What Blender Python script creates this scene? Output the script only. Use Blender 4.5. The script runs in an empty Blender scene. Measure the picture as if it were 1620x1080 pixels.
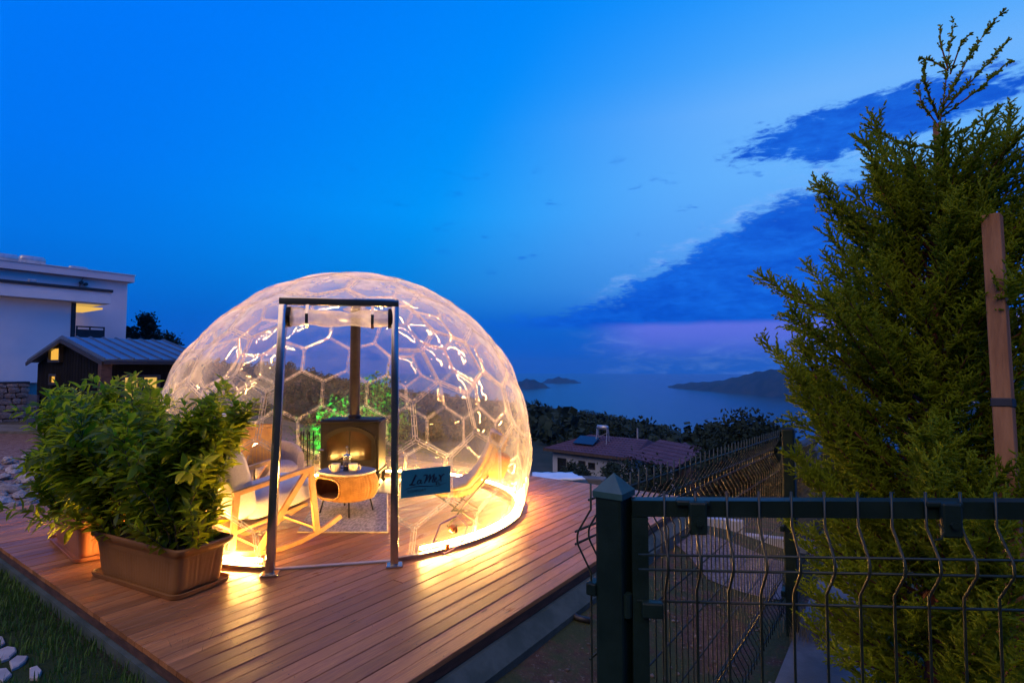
import bpy, bmesh, math, random
import numpy as np
from mathutils import Vector, Matrix, Quaternion

random.seed(7)
rng = np.random.default_rng(11)
SC = bpy.context.scene
COL = SC.collection
R_ = math.radians

# ------------------------------------------------------------------ camera
EYE = 1.47                      # metres above the deck boards (deck top is z = 0)
FPX = 860.0                     # focal length in pixels of the 1620 px wide photograph
PITCH = math.atan(40 / FPX)
cam_d = bpy.data.cameras.new('camera')
cam_d.sensor_width = 36.0
cam_d.lens = FPX / 1620 * 36.0
cam_d.clip_start = 0.05
cam_d.clip_end = 150000
cam = bpy.data.objects.new('camera', cam_d)
COL.objects.link(cam)
cam.location = (0, 0, EYE)
cam.rotation_euler = (math.pi / 2 + PITCH, 0, 0)
SC.camera = cam

SC.view_settings.view_transform = 'Standard'
SC.view_settings.look = 'None'
SC.view_settings.gamma = 1
SC.view_settings.exposure = 0.0
SC.view_settings.use_curve_mapping = False
cy = SC.cycles
cy.use_denoising = True
cy.max_bounces = 8
cy.diffuse_bounces = 3
cy.glossy_bounces = 4
cy.transmission_bounces = 4
cy.transparent_max_bounces = 40
cy.sample_clamp_indirect = 6.0
cy.caustics_reflective = False
cy.caustics_refractive = False


def srgb(r, g, b):
    f = lambda c: (c / 255) / 12.92 if c / 255 <= 0.04045 else ((c / 255 + 0.055) / 1.055) ** 2.4
    return (f(r), f(g), f(b), 1)


def P(px, py, Y):
    """point of the place seen at a pixel of the photograph, Y metres in front of the camera"""
    u, v = (px - 810) / FPX, (540 - py) / FPX
    d = (u, math.cos(PITCH) - math.sin(PITCH) * v, math.sin(PITCH) + math.cos(PITCH) * v)
    t = Y / d[1]
    return Vector((d[0] * t, Y, EYE + d[2] * t))


def G(px, py, z=0.0):
    """point at height z seen at a pixel"""
    u, v = (px - 810) / FPX, (540 - py) / FPX
    d = (u, math.cos(PITCH) - math.sin(PITCH) * v, math.sin(PITCH) + math.cos(PITCH) * v)
    t = (z - EYE) / d[2]
    return Vector((d[0] * t, d[1] * t, z))


# ------------------------------------------------------------------ sky (dusk)
class NT:
    def __init__(self, tree):
        self.t = tree

    def n(self, typ, **kw):
        nd = self.t.nodes.new(typ)
        for k, v in kw.items():
            setattr(nd, k, v)
        return nd

    def link(self, a, b):
        self.t.links.new(a, b)

    def _put(self, sock, v):
        if isinstance(v, bpy.types.NodeSocket):
            self.link(v, sock)
        elif v is not None:
            sock.default_value = v

    def math(self, op, a, b=None, c=None, clamp=False):
        nd = self.n('ShaderNodeMath', operation=op)
        nd.use_clamp = clamp
        for s, v in zip(nd.inputs, (a, b, c)):
            self._put(s, v)
        return nd.outputs[0]

    def mix(self, f, a, b, typ='RGBA', blend='MIX'):
        nd = self.n('ShaderNodeMix', data_type=typ)
        if typ == 'RGBA':
            nd.blend_type = blend
            s = (nd.inputs[0], nd.inputs[6], nd.inputs[7])
            o = nd.outputs[2]
        else:
            s = (nd.inputs[0], nd.inputs[2], nd.inputs[3])
            o = nd.outputs[0]
        for k, v in zip(s, (f, a, b)):
            self._put(k, v)
        return o

    def smooth(self, x, lo, hi, a=0.0, b=1.0):
        nd = self.n('ShaderNodeMapRange', interpolation_type='SMOOTHSTEP')
        self._put(nd.inputs[0], x)
        for i, v in zip((1, 2, 3, 4), (lo, hi, a, b)):
            self._put(nd.inputs[i], v)
        return nd.outputs[0]

    def ramp(self, x, stops, interp='LINEAR'):
        nd = self.n('ShaderNodeValToRGB')
        cr = nd.color_ramp
        cr.interpolation = interp
        while len(cr.elements) < len(stops):
            cr.elements.new(0.5)
        for e, (p, c) in zip(cr.elements, stops):
            e.position = p
            e.color = c if len(c) == 4 else (*c, 1)
        self._put(nd.inputs[0], x)
        return nd.outputs[0]

    def noise(self, vec, scale, detail=3, rough=0.5, dist=0.0):
        nd = self.n('ShaderNodeTexNoise')
        if vec is not None:
            self.link(vec, nd.inputs['Vector'])
        nd.inputs['Scale'].default_value = scale
        nd.inputs['Detail'].default_value = detail
        nd.inputs['Roughness'].default_value = rough
        nd.inputs['Distortion'].default_value = dist
        return nd.outputs['Fac']


world = bpy.data.worlds.new('World')
SC.world = world
world.use_nodes = True
wt = world.node_tree
wt.nodes.clear()
W = NT(wt)
tc = W.n('ShaderNodeTexCoord')
nrmz = W.n('ShaderNodeVectorMath', operation='NORMALIZE')
W.link(tc.outputs['Generated'], nrmz.inputs[0])
sep = W.n('ShaderNodeSeparateXYZ')
W.link(nrmz.outputs[0], sep.inputs[0])
elev = W.math('DEGREES', W.math('ARCSINE', sep.outputs[2]))
azim = W.math('DEGREES', W.math('ARCTAN2', sep.outputs[0], sep.outputs[1]))   # 0 ahead, + to the right
AFTERGLOW = 36.0
daz = W.math('ABSOLUTE', W.math('SUBTRACT', azim, AFTERGLOW))
daz = W.math('MINIMUM', daz, W.math('SUBTRACT', 360.0, daz))
en = W.math('DIVIDE', W.math('MAXIMUM', elev, 0.0), 90.0)


def sky_ramp(stops):
    return W.ramp(en, [(e / 90, srgb(*c)) for e, c in stops])


cool = sky_ramp([(0, (0, 82, 188)), (5, (0, 97, 204)), (11, (0, 115, 230)), (18, (0, 118, 243)), (30, (0, 120, 250)), (55, (0, 110, 240)), (90, (0, 100, 230))])
mid = sky_ramp([(0, (0, 88, 202)), (5, (0, 108, 211)), (8.7, (0, 132, 224)), (15.6, (0, 156, 252)), (30, (0, 142, 253)), (50, (0, 125, 248)), (90, (0, 100, 230))])
glow = sky_ramp([(0, (0, 88, 204)), (4.5, (22, 105, 212)), (8, (70, 146, 235)), (12, (88, 164, 248)), (18, (104, 180, 255)), (24, (112, 182, 255)), (28, (80, 170, 255)),
                 (34, (42, 155, 255)), (50, (10, 132, 250)), (90, (0, 100, 230))])
dsk = W.math('ADD', daz, W.math('MULTIPLY', W.math('SUBTRACT', W.math('MINIMUM', elev, 45.0), 13.0), 0.55))
sky = W.mix(W.smooth(dsk, 34.0, 84.0, 1.0, 0.0), cool, mid)
sky = W.mix(W.smooth(dsk, 10.0, 48.0, 1.0, 0.0), sky, glow)
# pink band low over the afterglow
nv = W.n('ShaderNodeCombineXYZ')
W.link(W.math('MULTIPLY', azim, 0.05), nv.inputs[0])
W.link(W.math('MULTIPLY', elev, 0.16), nv.inputs[1])
nA = W.noise(nv.outputs[0], 1.6, 7, 0.6, 0.25)
nB = W.noise(nv.outputs[0], 5.5, 6, 0.66, 0.5)
nD = W.noise(nv.outputs[0], 15.0, 5, 0.62, 0.7)
nC = W.math('ADD', W.math('ADD', W.math('MULTIPLY', nA, 0.36), W.math('MULTIPLY', nB, 0.42)), W.math('MULTIPLY', nD, 0.22))
nz = W.math('SUBTRACT', nC, 0.5)
fc = W.n('ShaderNodeFloatCurve')          # upper edge of the cloud bank: azimuth -> elevation
W.link(W.math('DIVIDE', W.math('ADD', azim, 20.0), 100.0), fc.inputs['Value'])
cv = fc.mapping.curves[0]
fc.mapping.use_clip = True
pts = [(-20, 4.6), (-6, 4.8), (4, 5.7), (10, 7.4), (15.5, 9.9), (21.5, 12.9), (27, 16.0), (34.5, 17.0), (40, 16.4), (48, 17.5), (56, 16), (66, 11), (80, 5)]
while len(cv.points) < len(pts):
    cv.points.new(0.5, 0.5)
for q, (a_, e_) in zip(cv.points, pts):
    q.location = ((a_ + 20) / 100, e_ / 30)
    q.handle_type = 'AUTO_CLAMPED'
fc.mapping.update()
top_e = W.math('MULTIPLY', fc.outputs[0], 30.0)
dtop = W.math('SUBTRACT', W.math('ADD', top_e, W.math('MULTIPLY', nz, 11.0)), elev)
bank = W.smooth(dtop, -0.35, 1.0)
bank = W.math('MULTIPLY', bank, W.smooth(azim, -9.0, 7.0))
bank = W.math('MULTIPLY', bank, W.smooth(azim, 120.0, 75.0, 0.0, 1.0))
low = W.smooth(elev, 3.5, 4.5)
bank_vis = W.math('MULTIPLY', bank, low)
# holes that let the bright sky through high in the bank
hole = W.math('MULTIPLY', W.smooth(W.noise(nv.outputs[0], 3.3, 6, 0.62, 0.6), 0.57, 0.66), W.smooth(elev, 12.0, 17.0))
bank_vis = W.math('MULTIPLY', bank_vis, W.math('SUBTRACT', 1.0, W.math('MULTIPLY', hole, 0.9)))
# the separate long cloud above the bank
ec = W.math('ADD', 20.6, W.math('MULTIPLY', W.math('SUBTRACT', azim, 31.0), 0.05))
q1 = W.math('DIVIDE', W.math('SUBTRACT', elev, ec), 2.5)
q2 = W.math('DIVIDE', W.math('SUBTRACT', azim, 33.5), 11.0)
rr = W.math('ADD', W.math('MULTIPLY', q1, q1), W.math('MULTIPLY', q2, q2))
up = W.smooth(W.math('ADD', rr, W.math('MULTIPLY', nz, 5.5)), 1.15, 0.55)
# small wisps left of the bank
wis = W.math('MULTIPLY', W.smooth(W.noise(nv.outputs[0], 4.3, 5, 0.6, 0.2), 0.60, 0.70), 0.6)
wis = W.math('MULTIPLY', wis, W.math('MULTIPLY', W.smooth(elev, 8.0, 11.0), W.smooth(elev, 24.0, 16.0)))
wis = W.math('MULTIPLY', wis, W.smooth(daz, 70.0, 20.0))
edge = W.math('MULTIPLY', W.smooth(dtop, -1.8, -0.2), W.math('SUBTRACT', 1.0, bank_vis))
edge = W.math('MULTIPLY', edge, W.math('MULTIPLY', W.smooth(azim, 5.0, 14.0), W.smooth(azim, 110.0, 70.0)))
sky = W.mix(W.math('MULTIPLY', edge, W.smooth(nB, 0.45, 0.7, 0.05, 0.55)), sky, srgb(150, 192, 255))
cl_col = W.mix(W.smooth(nC, 0.36, 0.66), srgb(0, 76, 204), srgb(18, 110, 234))
allc = W.math('MAXIMUM', W.math('MAXIMUM', bank_vis, up), wis)
sky = W.mix(W.math('MULTIPLY', allc, 0.96), sky, cl_col)
pk = W.math('MULTIPLY', W.smooth(W.math('ADD', elev, W.math('MULTIPLY', nz, 1.2)), 4.7, 3.9), W.smooth(elev, -0.3, 3.4))
pk = W.math('MULTIPLY', pk, W.math('MULTIPLY', W.smooth(azim, 7.0, 15.0), W.smooth(azim, 85.0, 50.0)))
sky = W.mix(W.math('MULTIPLY', pk, 0.97), sky, srgb(108, 120, 236))
# soft layer of dusk haze along the horizon
sky = W.mix(W.smooth(elev, 7.0, 1.0, 0.0, 0.35), sky, srgb(0, 86, 198))
bg = W.n('ShaderNodeBackground')
W.link(sky, bg.inputs[0])
bg.inputs[1].default_value = 1.0
wo = W.n('ShaderNodeOutputWorld')
W.link(bg.outputs[0], wo.inputs[0])

# soft warm remains of the daylight, from above and behind the camera
sun_d = bpy.data.lights.new('sun', 'SUN')
sun_d.energy = 1.75
sun_d.color = (1.0, 0.66, 0.30)
sun_d.angle = R_(55)
sun = bpy.data.objects.new('sun', sun_d)
COL.objects.link(sun)
sun.rotation_euler = Vector((0.36, 0.62, -0.70)).to_track_quat('-Z', 'Y').to_euler()


# ------------------------------------------------------------------ mesh helpers
class MB:
    """collects shapes, then links them as one mesh object"""

    def __init__(self):
        self.v, self.f = [], []

    def add(self, vs, fs):
        o = len(self.v)
        self.v.extend([tuple(p) for p in vs])
        self.f.extend([tuple(i + o for i in q) for q in fs])
        return self

    def box(self, c, s, ax=None, bev=0.0):
        c = Vector(c)
        ax = ax or (Vector((1, 0, 0)), Vector((0, 1, 0)), Vector((0, 0, 1)))
        h = [x / 2 for x in s]
        if bev <= 0:
            vs = [c + ax[0] * (h[0] * i) + ax[1] * (h[1] * j) + ax[2] * (h[2] * k_) for k_ in (-1, 1) for j in (-1, 1) for i in (-1, 1)]
            fs = [(0, 2, 3, 1), (4, 5, 7, 6), (0, 1, 5, 4), (2, 6, 7, 3), (0, 4, 6, 2), (1, 3, 7, 5)]
            return self.add(vs, fs)
        bm = bmesh.new()
        bmesh.ops.create_cube(bm, size=1)
        for v in bm.verts:
            v.co = Vector((v.co.x * s[0], v.co.y * s[1], v.co.z * s[2]))
        bmesh.ops.bevel(bm, geom=bm.edges[:], offset=bev, segments=2, affect='EDGES', profile=0.5)
        bm.verts.index_update()
        vs = [c + ax[0] * v.co.x + ax[1] * v.co.y + ax[2] * v.co.z for v in bm.verts]
        fs = [tuple(x.index for x in f.verts) for f in bm.faces]
        bm.free()
        return self.add(vs, fs)

    def cyl(self, a, b, r0, r1=None, n=10, caps=True):
        a, b = Vector(a), Vector(b)
        r1 = r0 if r1 is None else r1
        d = (b - a).normalized()
        x = d.orthogonal().normalized()
        y = d.cross(x)
        vs, fs = [], []
        for p, r in ((a, r0), (b, r1)):
            for i in range(n):
                t = 2 * math.pi * i / n
                vs.append(p + x * (r * math.cos(t)) + y * (r * math.sin(t)))
        for i in range(n):
            j = (i + 1) % n
            fs.append((i, j, n + j, n + i))
        if caps:
            fs.append(tuple(range(n - 1, -1, -1)))
            fs.append(tuple(range(n, 2 * n)))
        return self.add(vs, fs)

    def tube(self, pts, r, n=6, caps=True):
        pts = [Vector(p) for p in pts]
        rs = r if hasattr(r, '__len__') else [r] * len(pts)
        vs, fs = [], []
        d0 = (pts[1] - pts[0]).normalized()
        x = d0.orthogonal().normalized()
        for i, p in enumerate(pts):
            if i == 0:
                d = d0
            elif i == len(pts) - 1:
                d = (pts[i] - pts[i - 1]).normalized()
            else:
                d = ((pts[i] - pts[i - 1]).normalized() + (pts[i + 1] - pts[i]).normalized()).normalized()
            x = (x - d * x.dot(d)).normalized()
            y = d.cross(x)
            for j in range(n):
                t = 2 * math.pi * j / n
                vs.append(p + x * (rs[i] * math.cos(t)) + y * (rs[i] * math.sin(t)))
        for i in range(len(pts) - 1):
            for j in range(n):
                j2 = (j + 1) % n
                fs.append((i * n + j, i * n + j2, (i + 1) * n + j2, (i + 1) * n + j))
        if caps:
            fs.append(tuple(range(n - 1, -1, -1)))
            m = (len(pts) - 1) * n
            fs.append(tuple(range(m, m + n)))
        return self.add(vs, fs)

    def beam(self, pts, w, h, up=(0, 0, 1)):
        """rectangular bar along a polyline; w across, h along the up side"""
        pts = [Vector(p) for p in pts]
        vs, fs = [], []
        for i, p in enumerate(pts):
            if i == 0:
                d = pts[1] - pts[0]
            elif i == len(pts) - 1:
                d = pts[-1] - pts[-2]
            else:
                d = (pts[i] - pts[i - 1]).normalized() + (pts[i + 1] - pts[i]).normalized()
            d = d.normalized()
            s = d.cross(Vector(up)).normalized()
            u = s.cross(d).normalized()
            for a, b in ((-1, -1), (1, -1), (1, 1), (-1, 1)):
                vs.append(p + s * (a * w / 2) + u * (b * h / 2))
        for i in range(len(pts) - 1):
            for j in range(4):
                j2 = (j + 1) % 4
                fs.append((i * 4 + j, i * 4 + j2, i * 4 + 4 + j2, i * 4 + 4 + j))
        fs.append((3, 2, 1, 0))
        m = (len(pts) - 1) * 4
        fs.append((m, m + 1, m + 2, m + 3))
        return self.add(vs, fs)

    def lathe(self, prof, c=(0, 0, 0), n=24, sx=1.0, sy=1.0):
        c = Vector(c)
        vs, fs = [], []
        for r, z in prof:
            for i in range(n):
                t = 2 * math.pi * i / n
                vs.append(c + Vector((r * sx * math.cos(t), r * sy * math.sin(t), z)))
        for i in range(len(prof) - 1):
            for j in range(n):
                j2 = (j + 1) % n
                fs.append((i * n + j, i * n + j2, (i + 1) * n + j2, (i + 1) * n + j))
        return self.add(vs, fs)

    def prism(self, poly, off):
        """polygon (3-D points) swept by a vector"""
        off = Vector(off)
        n = len(poly)
        vs = [Vector(p) for p in poly] + [Vector(p) + off for p in poly]
        fs = [tuple(range(n - 1, -1, -1)), tuple(range(n, 2 * n))]
        for i in range(n):
            j = (i + 1) % n
            fs.append((i, j, n + j, n + i))
        return self.add(vs, fs)

    def grid(self, rows):
        m, n = len(rows), len(rows[0])
        vs = [p for r in rows for p in r]
        fs = [(i * n + j, i * n + j + 1, (i + 1) * n + j + 1, (i + 1) * n + j) for i in range(m - 1) for j in range(n - 1)]
        return self.add(vs, fs)

    def mesh(self, name, smooth=False, fix=True):
        me = bpy.data.meshes.new(name)
        me.from_pydata(self.v, [], self.f)
        if fix:
            bm = bmesh.new()
            bm.from_mesh(me)
            bmesh.ops.recalc_face_normals(bm, faces=bm.faces[:])
            bm.to_mesh(me)
            bm.free()
        if smooth:
            me.polygons.foreach_set('use_smooth', [True] * len(me.polygons))
        me.update()
        return me

    def build(self, name, mat, parent=None, smooth=False, fix=True):
        me = self.mesh(name, smooth, fix)
        me.materials.append(mat)
        return link(name, me, parent)


def link(name, me, parent=None):
    o = bpy.data.objects.new(name, me)
    COL.objects.link(o)
    if parent is not None:
        o.parent = parent
    return o


def soft(o, angle=40):
    """smooth shading that keeps hard edges"""
    me = o.data
    me.polygons.foreach_set('use_smooth', [True] * len(me.polygons))
    me.set_sharp_from_angle(angle=R_(angle))
    return o


def tag(o, label, cat, group=None, kind=None):
    o['label'] = label
    o['category'] = cat
    if group:
        o['group'] = group
    if kind:
        o['kind'] = kind
    return o


def thing(name, label, cat, loc=(0, 0, 0), rz=0.0, group=None):
    o = bpy.data.objects.new(name, None)
    COL.objects.link(o)
    o.location = loc
    o.rotation_euler = (0, 0, rz)
    o.empty_display_size = 0.1
    return tag(o, label, cat, group)


def struct(name, mb, m=None, smooth=False):
    o = mb.build(name, m, None, smooth) if isinstance(mb, MB) else mb
    o['kind'] = 'structure'
    return o


def copy_tree(o, parent=None):
    c = o.copy()
    COL.objects.link(c)
    c.parent = parent
    for ch in list(o.children):
        copy_tree(ch, c)
    return c


def np_mesh(name, verts, faces, mat, parent=None, smooth=False):
    """fast mesh from numpy arrays; faces (n,3) or (n,4)"""
    verts = np.asarray(verts, dtype=np.float32).reshape(-1, 3)
    faces = np.asarray(faces, dtype=np.int32)
    me = bpy.data.meshes.new(name)
    me.vertices.add(len(verts))
    me.vertices.foreach_set('co', verts.ravel())
    n, m = faces.shape
    me.loops.add(n * m)
    me.loops.foreach_set('vertex_index', faces.ravel())
    me.polygons.add(n)
    me.polygons.foreach_set('loop_start', np.arange(0, n * m, m, dtype=np.int32))
    me.polygons.foreach_set('loop_total', np.full(n, m, dtype=np.int32))
    if smooth:
        me.polygons.foreach_set('use_smooth', np.ones(n, dtype=bool))
    me.materials.append(mat)
    me.update(calc_edges=True)
    me.validate()
    return link(name, me, parent)


# ------------------------------------------------------------------ materials
def new_mat(name):
    m = bpy.data.materials.new(name)
    m.use_nodes = True
    m.node_tree.nodes.clear()
    N = NT(m.node_tree)
    out = N.n('ShaderNodeOutputMaterial')
    return m, N, out


def pbr(name, c1, c2=None, scale=8.0, rough=0.6, rough2=None, metal=0.0, bump=0.0, bscale=None, detail=5, stretch=(1, 1, 1),
        rand=0.0, spec=0.5, coord='Object', lo=0.35, hi=0.65, trans=0.0, transcol=None, coat=0.0):
    """principled surface with two noise-mixed colours, noise bump, a little per-object variation and optional leaf-like translucency"""
    m, N, out = new_mat(name)
    tc_ = N.n('ShaderNodeTexCoord')
    oi = N.n('ShaderNodeObjectInfo')
    mp = N.n('ShaderNodeMapping')
    mp.inputs['Scale'].default_value = stretch
    N.link(tc_.outputs[coord], mp.inputs['Vector'])
    if rand:
        cb = N.n('ShaderNodeCombineXYZ')
        for i in range(3):
            N.link(N.math('MULTIPLY', oi.outputs['Random'], 37.0 + 11 * i), cb.inputs[i])
        N.link(cb.outputs[0], mp.inputs['Location'])
    vec = mp.outputs[0]
    nf = N.noise(vec, scale, detail, 0.6)
    col = N.mix(N.smooth(nf, lo, hi), (*c1[:3], 1), (*(c2 or c1)[:3], 1))
    if rand:
        hsv = N.n('ShaderNodeHueSaturation')
        N.link(col, hsv.inputs['Color'])
        N.link(N.math('ADD', N.math('MULTIPLY', oi.outputs['Random'], 2 * rand), 1 - rand), hsv.inputs['Value'])
        col = hsv.outputs[0]
    b = N.n('ShaderNodeBsdfPrincipled')
    N.link(col, b.inputs['Base Color'])
    b.inputs['Metallic'].default_value = metal
    b.inputs['Specular IOR Level'].default_value = spec
    b.inputs['Coat Weight'].default_value = coat
    if rough2 is None:
        b.inputs['Roughness'].default_value = rough
    else:
        N.link(N.mix(N.noise(vec, scale * 2.3, 4, 0.6), rough, rough2, 'FLOAT'), b.inputs['Roughness'])
    if bump:
        bp = N.n('ShaderNodeBump')
        bp.inputs['Strength'].default_value = bump
        bp.inputs['Distance'].default_value = 0.01
        N.link(N.noise(vec, bscale or scale * 4, 5, 0.65), bp.inputs['Height'])
        N.link(bp.outputs[0], b.inputs['Normal'])
    sh = b.outputs[0]
    if trans:
        tr = N.n('ShaderNodeBsdfTranslucent')
        tr.inputs[0].default_value = (*(transcol or c2 or c1)[:3], 1)
        mx = N.n('ShaderNodeMixShader')
        mx.inputs[0].default_value = trans
        N.link(sh, mx.inputs[1])
        N.link(tr.outputs[0], mx.inputs[2])
        sh = mx.outputs[0]
    N.link(sh, out.inputs[0])
    return m


def glow_mat(name, col, s):
    m, N, out = new_mat(name)
    e = N.n('ShaderNodeEmission')
    e.inputs[0].default_value = (*col[:3], 1)
    e.inputs[1].default_value = s
    N.link(e.outputs[0], out.inputs[0])
    return m


def film_mat(name, milky, edge, gloss_rough=0.03, bump=0.0, bscale=6.0, tint=(0.96, 0.95, 0.97), colr=(0.92, 0.92, 0.84)):
    """thin clear plastic: lets light straight through, glossy by Fresnel, a milky film that thickens at grazing angles"""
    m, N, out = new_mat(name)
    tc_ = N.n('ShaderNodeTexCoord')
    bp = None
    if bump:
        bp = N.n('ShaderNodeBump')
        bp.inputs['Strength'].default_value = bump
        bp.inputs['Distance'].default_value = 0.02
        N.link(N.noise(tc_.outputs['Object'], bscale, 3, 0.5, 1.2), bp.inputs['Height'])
    tp = N.n('ShaderNodeBsdfTransparent')
    tp.inputs[0].default_value = (*tint, 1)
    df = N.n('ShaderNodeBsdfDiffuse')
    df.inputs[0].default_value = (*colr, 1)
    tl = N.n('ShaderNodeBsdfTranslucent')
    tl.inputs[0].default_value = (*colr, 1)
    md = N.n('ShaderNodeMixShader')
    md.inputs[0].default_value = 0.55
    N.link(df.outputs[0], md.inputs[1])
    N.link(tl.outputs[0], md.inputs[2])
    lw = N.n('ShaderNodeLayerWeight')
    lw.inputs[0].default_value = 0.5
    dirt = N.smooth(N.noise(tc_.outputs['Object'], 3.0, 6, 0.65), 0.35, 0.75, 0.55, 1.5)
    fac = N.math('MULTIPLY', N.math('ADD', milky, N.math('MULTIPLY', N.math('POWER', lw.outputs['Facing'], 2.5), edge)), dirt, clamp=True)
    mx = N.n('ShaderNodeMixShader')
    N.link(fac, mx.inputs[0])
    N.link(tp.outputs[0], mx.inputs[1])
    N.link(md.outputs[0], mx.inputs[2])
    gl = N.n('ShaderNodeBsdfGlossy')
    gl.inputs['Roughness'].default_value = gloss_rough
    if bp:
        N.link(bp.outputs[0], gl.inputs['Normal'])
    lw2 = N.n('ShaderNodeLayerWeight')
    lw2.inputs[0].default_value = 0.35
    if bp:
        N.link(bp.outputs[0], lw2.inputs['Normal'])
    fac2 = N.math('ADD', 0.055, N.math('MULTIPLY', N.math('POWER', lw2.outputs['Facing'], 4.0), 0.6), clamp=True)
    mg = N.n('ShaderNodeMixShader')
    N.link(fac2, mg.inputs[0])
    N.link(mx.outputs[0], mg.inputs[1])
    N.link(gl.outputs[0], mg.inputs[2])
    N.link(mg.outputs[0], out.inputs[0])
    return m


M = {}
M['plank'] = None
# ------------------------------------------------------------------ layout of the site
D1 = Vector((0.577, 0.8165, 0))       # along the boards (away to the right)
D2 = Vector((-0.8165, 0.577, 0))      # across the boards (away to the left)
UP = Vector((0, 0, 1))
FRONT = Vector((-0.819, 2.135, 0))     # near corner of the deck
LEN1, LEN2 = 4.945, 5.72


def deckp(a, b, z=0.0):
    return FRONT + D1 * a + D2 * b + UP * z


# ---- shared materials
def plank_material():
    m, N, out = new_mat('deck_wood')
    tc_ = N.n('ShaderNodeTexCoord')
    oi = N.n('ShaderNodeObjectInfo')
    geo = N.n('ShaderNodeNewGeometry')
    rot = N.n('ShaderNodeVectorRotate', rotation_type='Z_AXIS')
    N.link(geo.outputs['Position'], rot.inputs['Vector'])
    rot.inputs['Angle'].default_value = -math.atan2(D1.y, D1.x)      # metres along and across the boards
    cb = N.n('ShaderNodeCombineXYZ')
    for i in range(3):
        N.link(N.math('MULTIPLY', oi.outputs['Random'], 31.0 + 17 * i), cb.inputs[i])
    mp = N.n('ShaderNodeMapping')
    mp.inputs['Scale'].default_value = (0.7, 9.0, 9.0)
    N.link(rot.outputs[0], mp.inputs['Vector'])
    N.link(cb.outputs[0], mp.inputs['Location'])
    grain = N.noise(mp.outputs[0], 5.0, 8, 0.68, 1.4)
    mp2 = N.n('ShaderNodeMapping')
    mp2.inputs['Scale'].default_value = (1.1, 2.0, 2.0)
    N.link(rot.outputs[0], mp2.inputs['Vector'])
    N.link(cb.outputs[0], mp2.inputs['Location'])
    blot = N.noise(mp2.outputs[0], 2.2, 5, 0.6, 0.4)
    vor = N.n('ShaderNodeTexVoronoi')
    vor.inputs['Scale'].default_value = 3.6
    mp3 = N.n('ShaderNodeMapping')
    mp3.inputs['Scale'].default_value = (0.55, 2.6, 1.0)
    N.link(rot.outputs[0], mp3.inputs['Vector'])
    N.link(cb.outputs[0], mp3.inputs['Location'])
    N.link(mp3.outputs[0], vor.inputs['Vector'])
    knot = N.smooth(vor.outputs['Distance'], 0.045, 0.10, 0.75, 0.0)
    c = N.ramp(grain, [(0.25, (0.18, 0.062, 0.026)), (0.48, (0.32, 0.125, 0.044)), (0.62, (0.43, 0.182, 0.064)), (0.8, (0.53, 0.245, 0.08))])
    c = N.mix(N.smooth(blot, 0.35, 0.72), c, N.mix(0.45, c, (0.37, 0.19, 0.085, 1)))
    c = N.mix(knot, c, (0.035, 0.013, 0.008, 1))
    hsv = N.n('ShaderNodeHueSaturation')
    N.link(c, hsv.inputs['Color'])
    N.link(N.math('ADD', 0.70, N.math('MULTIPLY', oi.outputs['Random'], 0.56)), hsv.inputs['Value'])
    b = N.n('ShaderNodeBsdfPrincipled')
    N.link(hsv.outputs[0], b.inputs['Base Color'])
    b.inputs['Specular IOR Level'].default_value = 0.28
    N.link(N.smooth(N.math('ADD', N.math('MULTIPLY', blot, 0.7), N.math('MULTIPLY', grain, 0.3)), 0.35, 0.65, 0.27, 0.55), b.inputs['Roughness'])
    bp = N.n('ShaderNodeBump')
    bp.inputs['Strength'].default_value = 0.35
    bp.inputs['Distance'].default_value = 0.004
    N.link(grain, bp.inputs['Height'])
    N.link(bp.outputs[0], b.inputs['Normal'])
    N.link(b.outputs[0], out.inputs[0])
    return m


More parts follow.
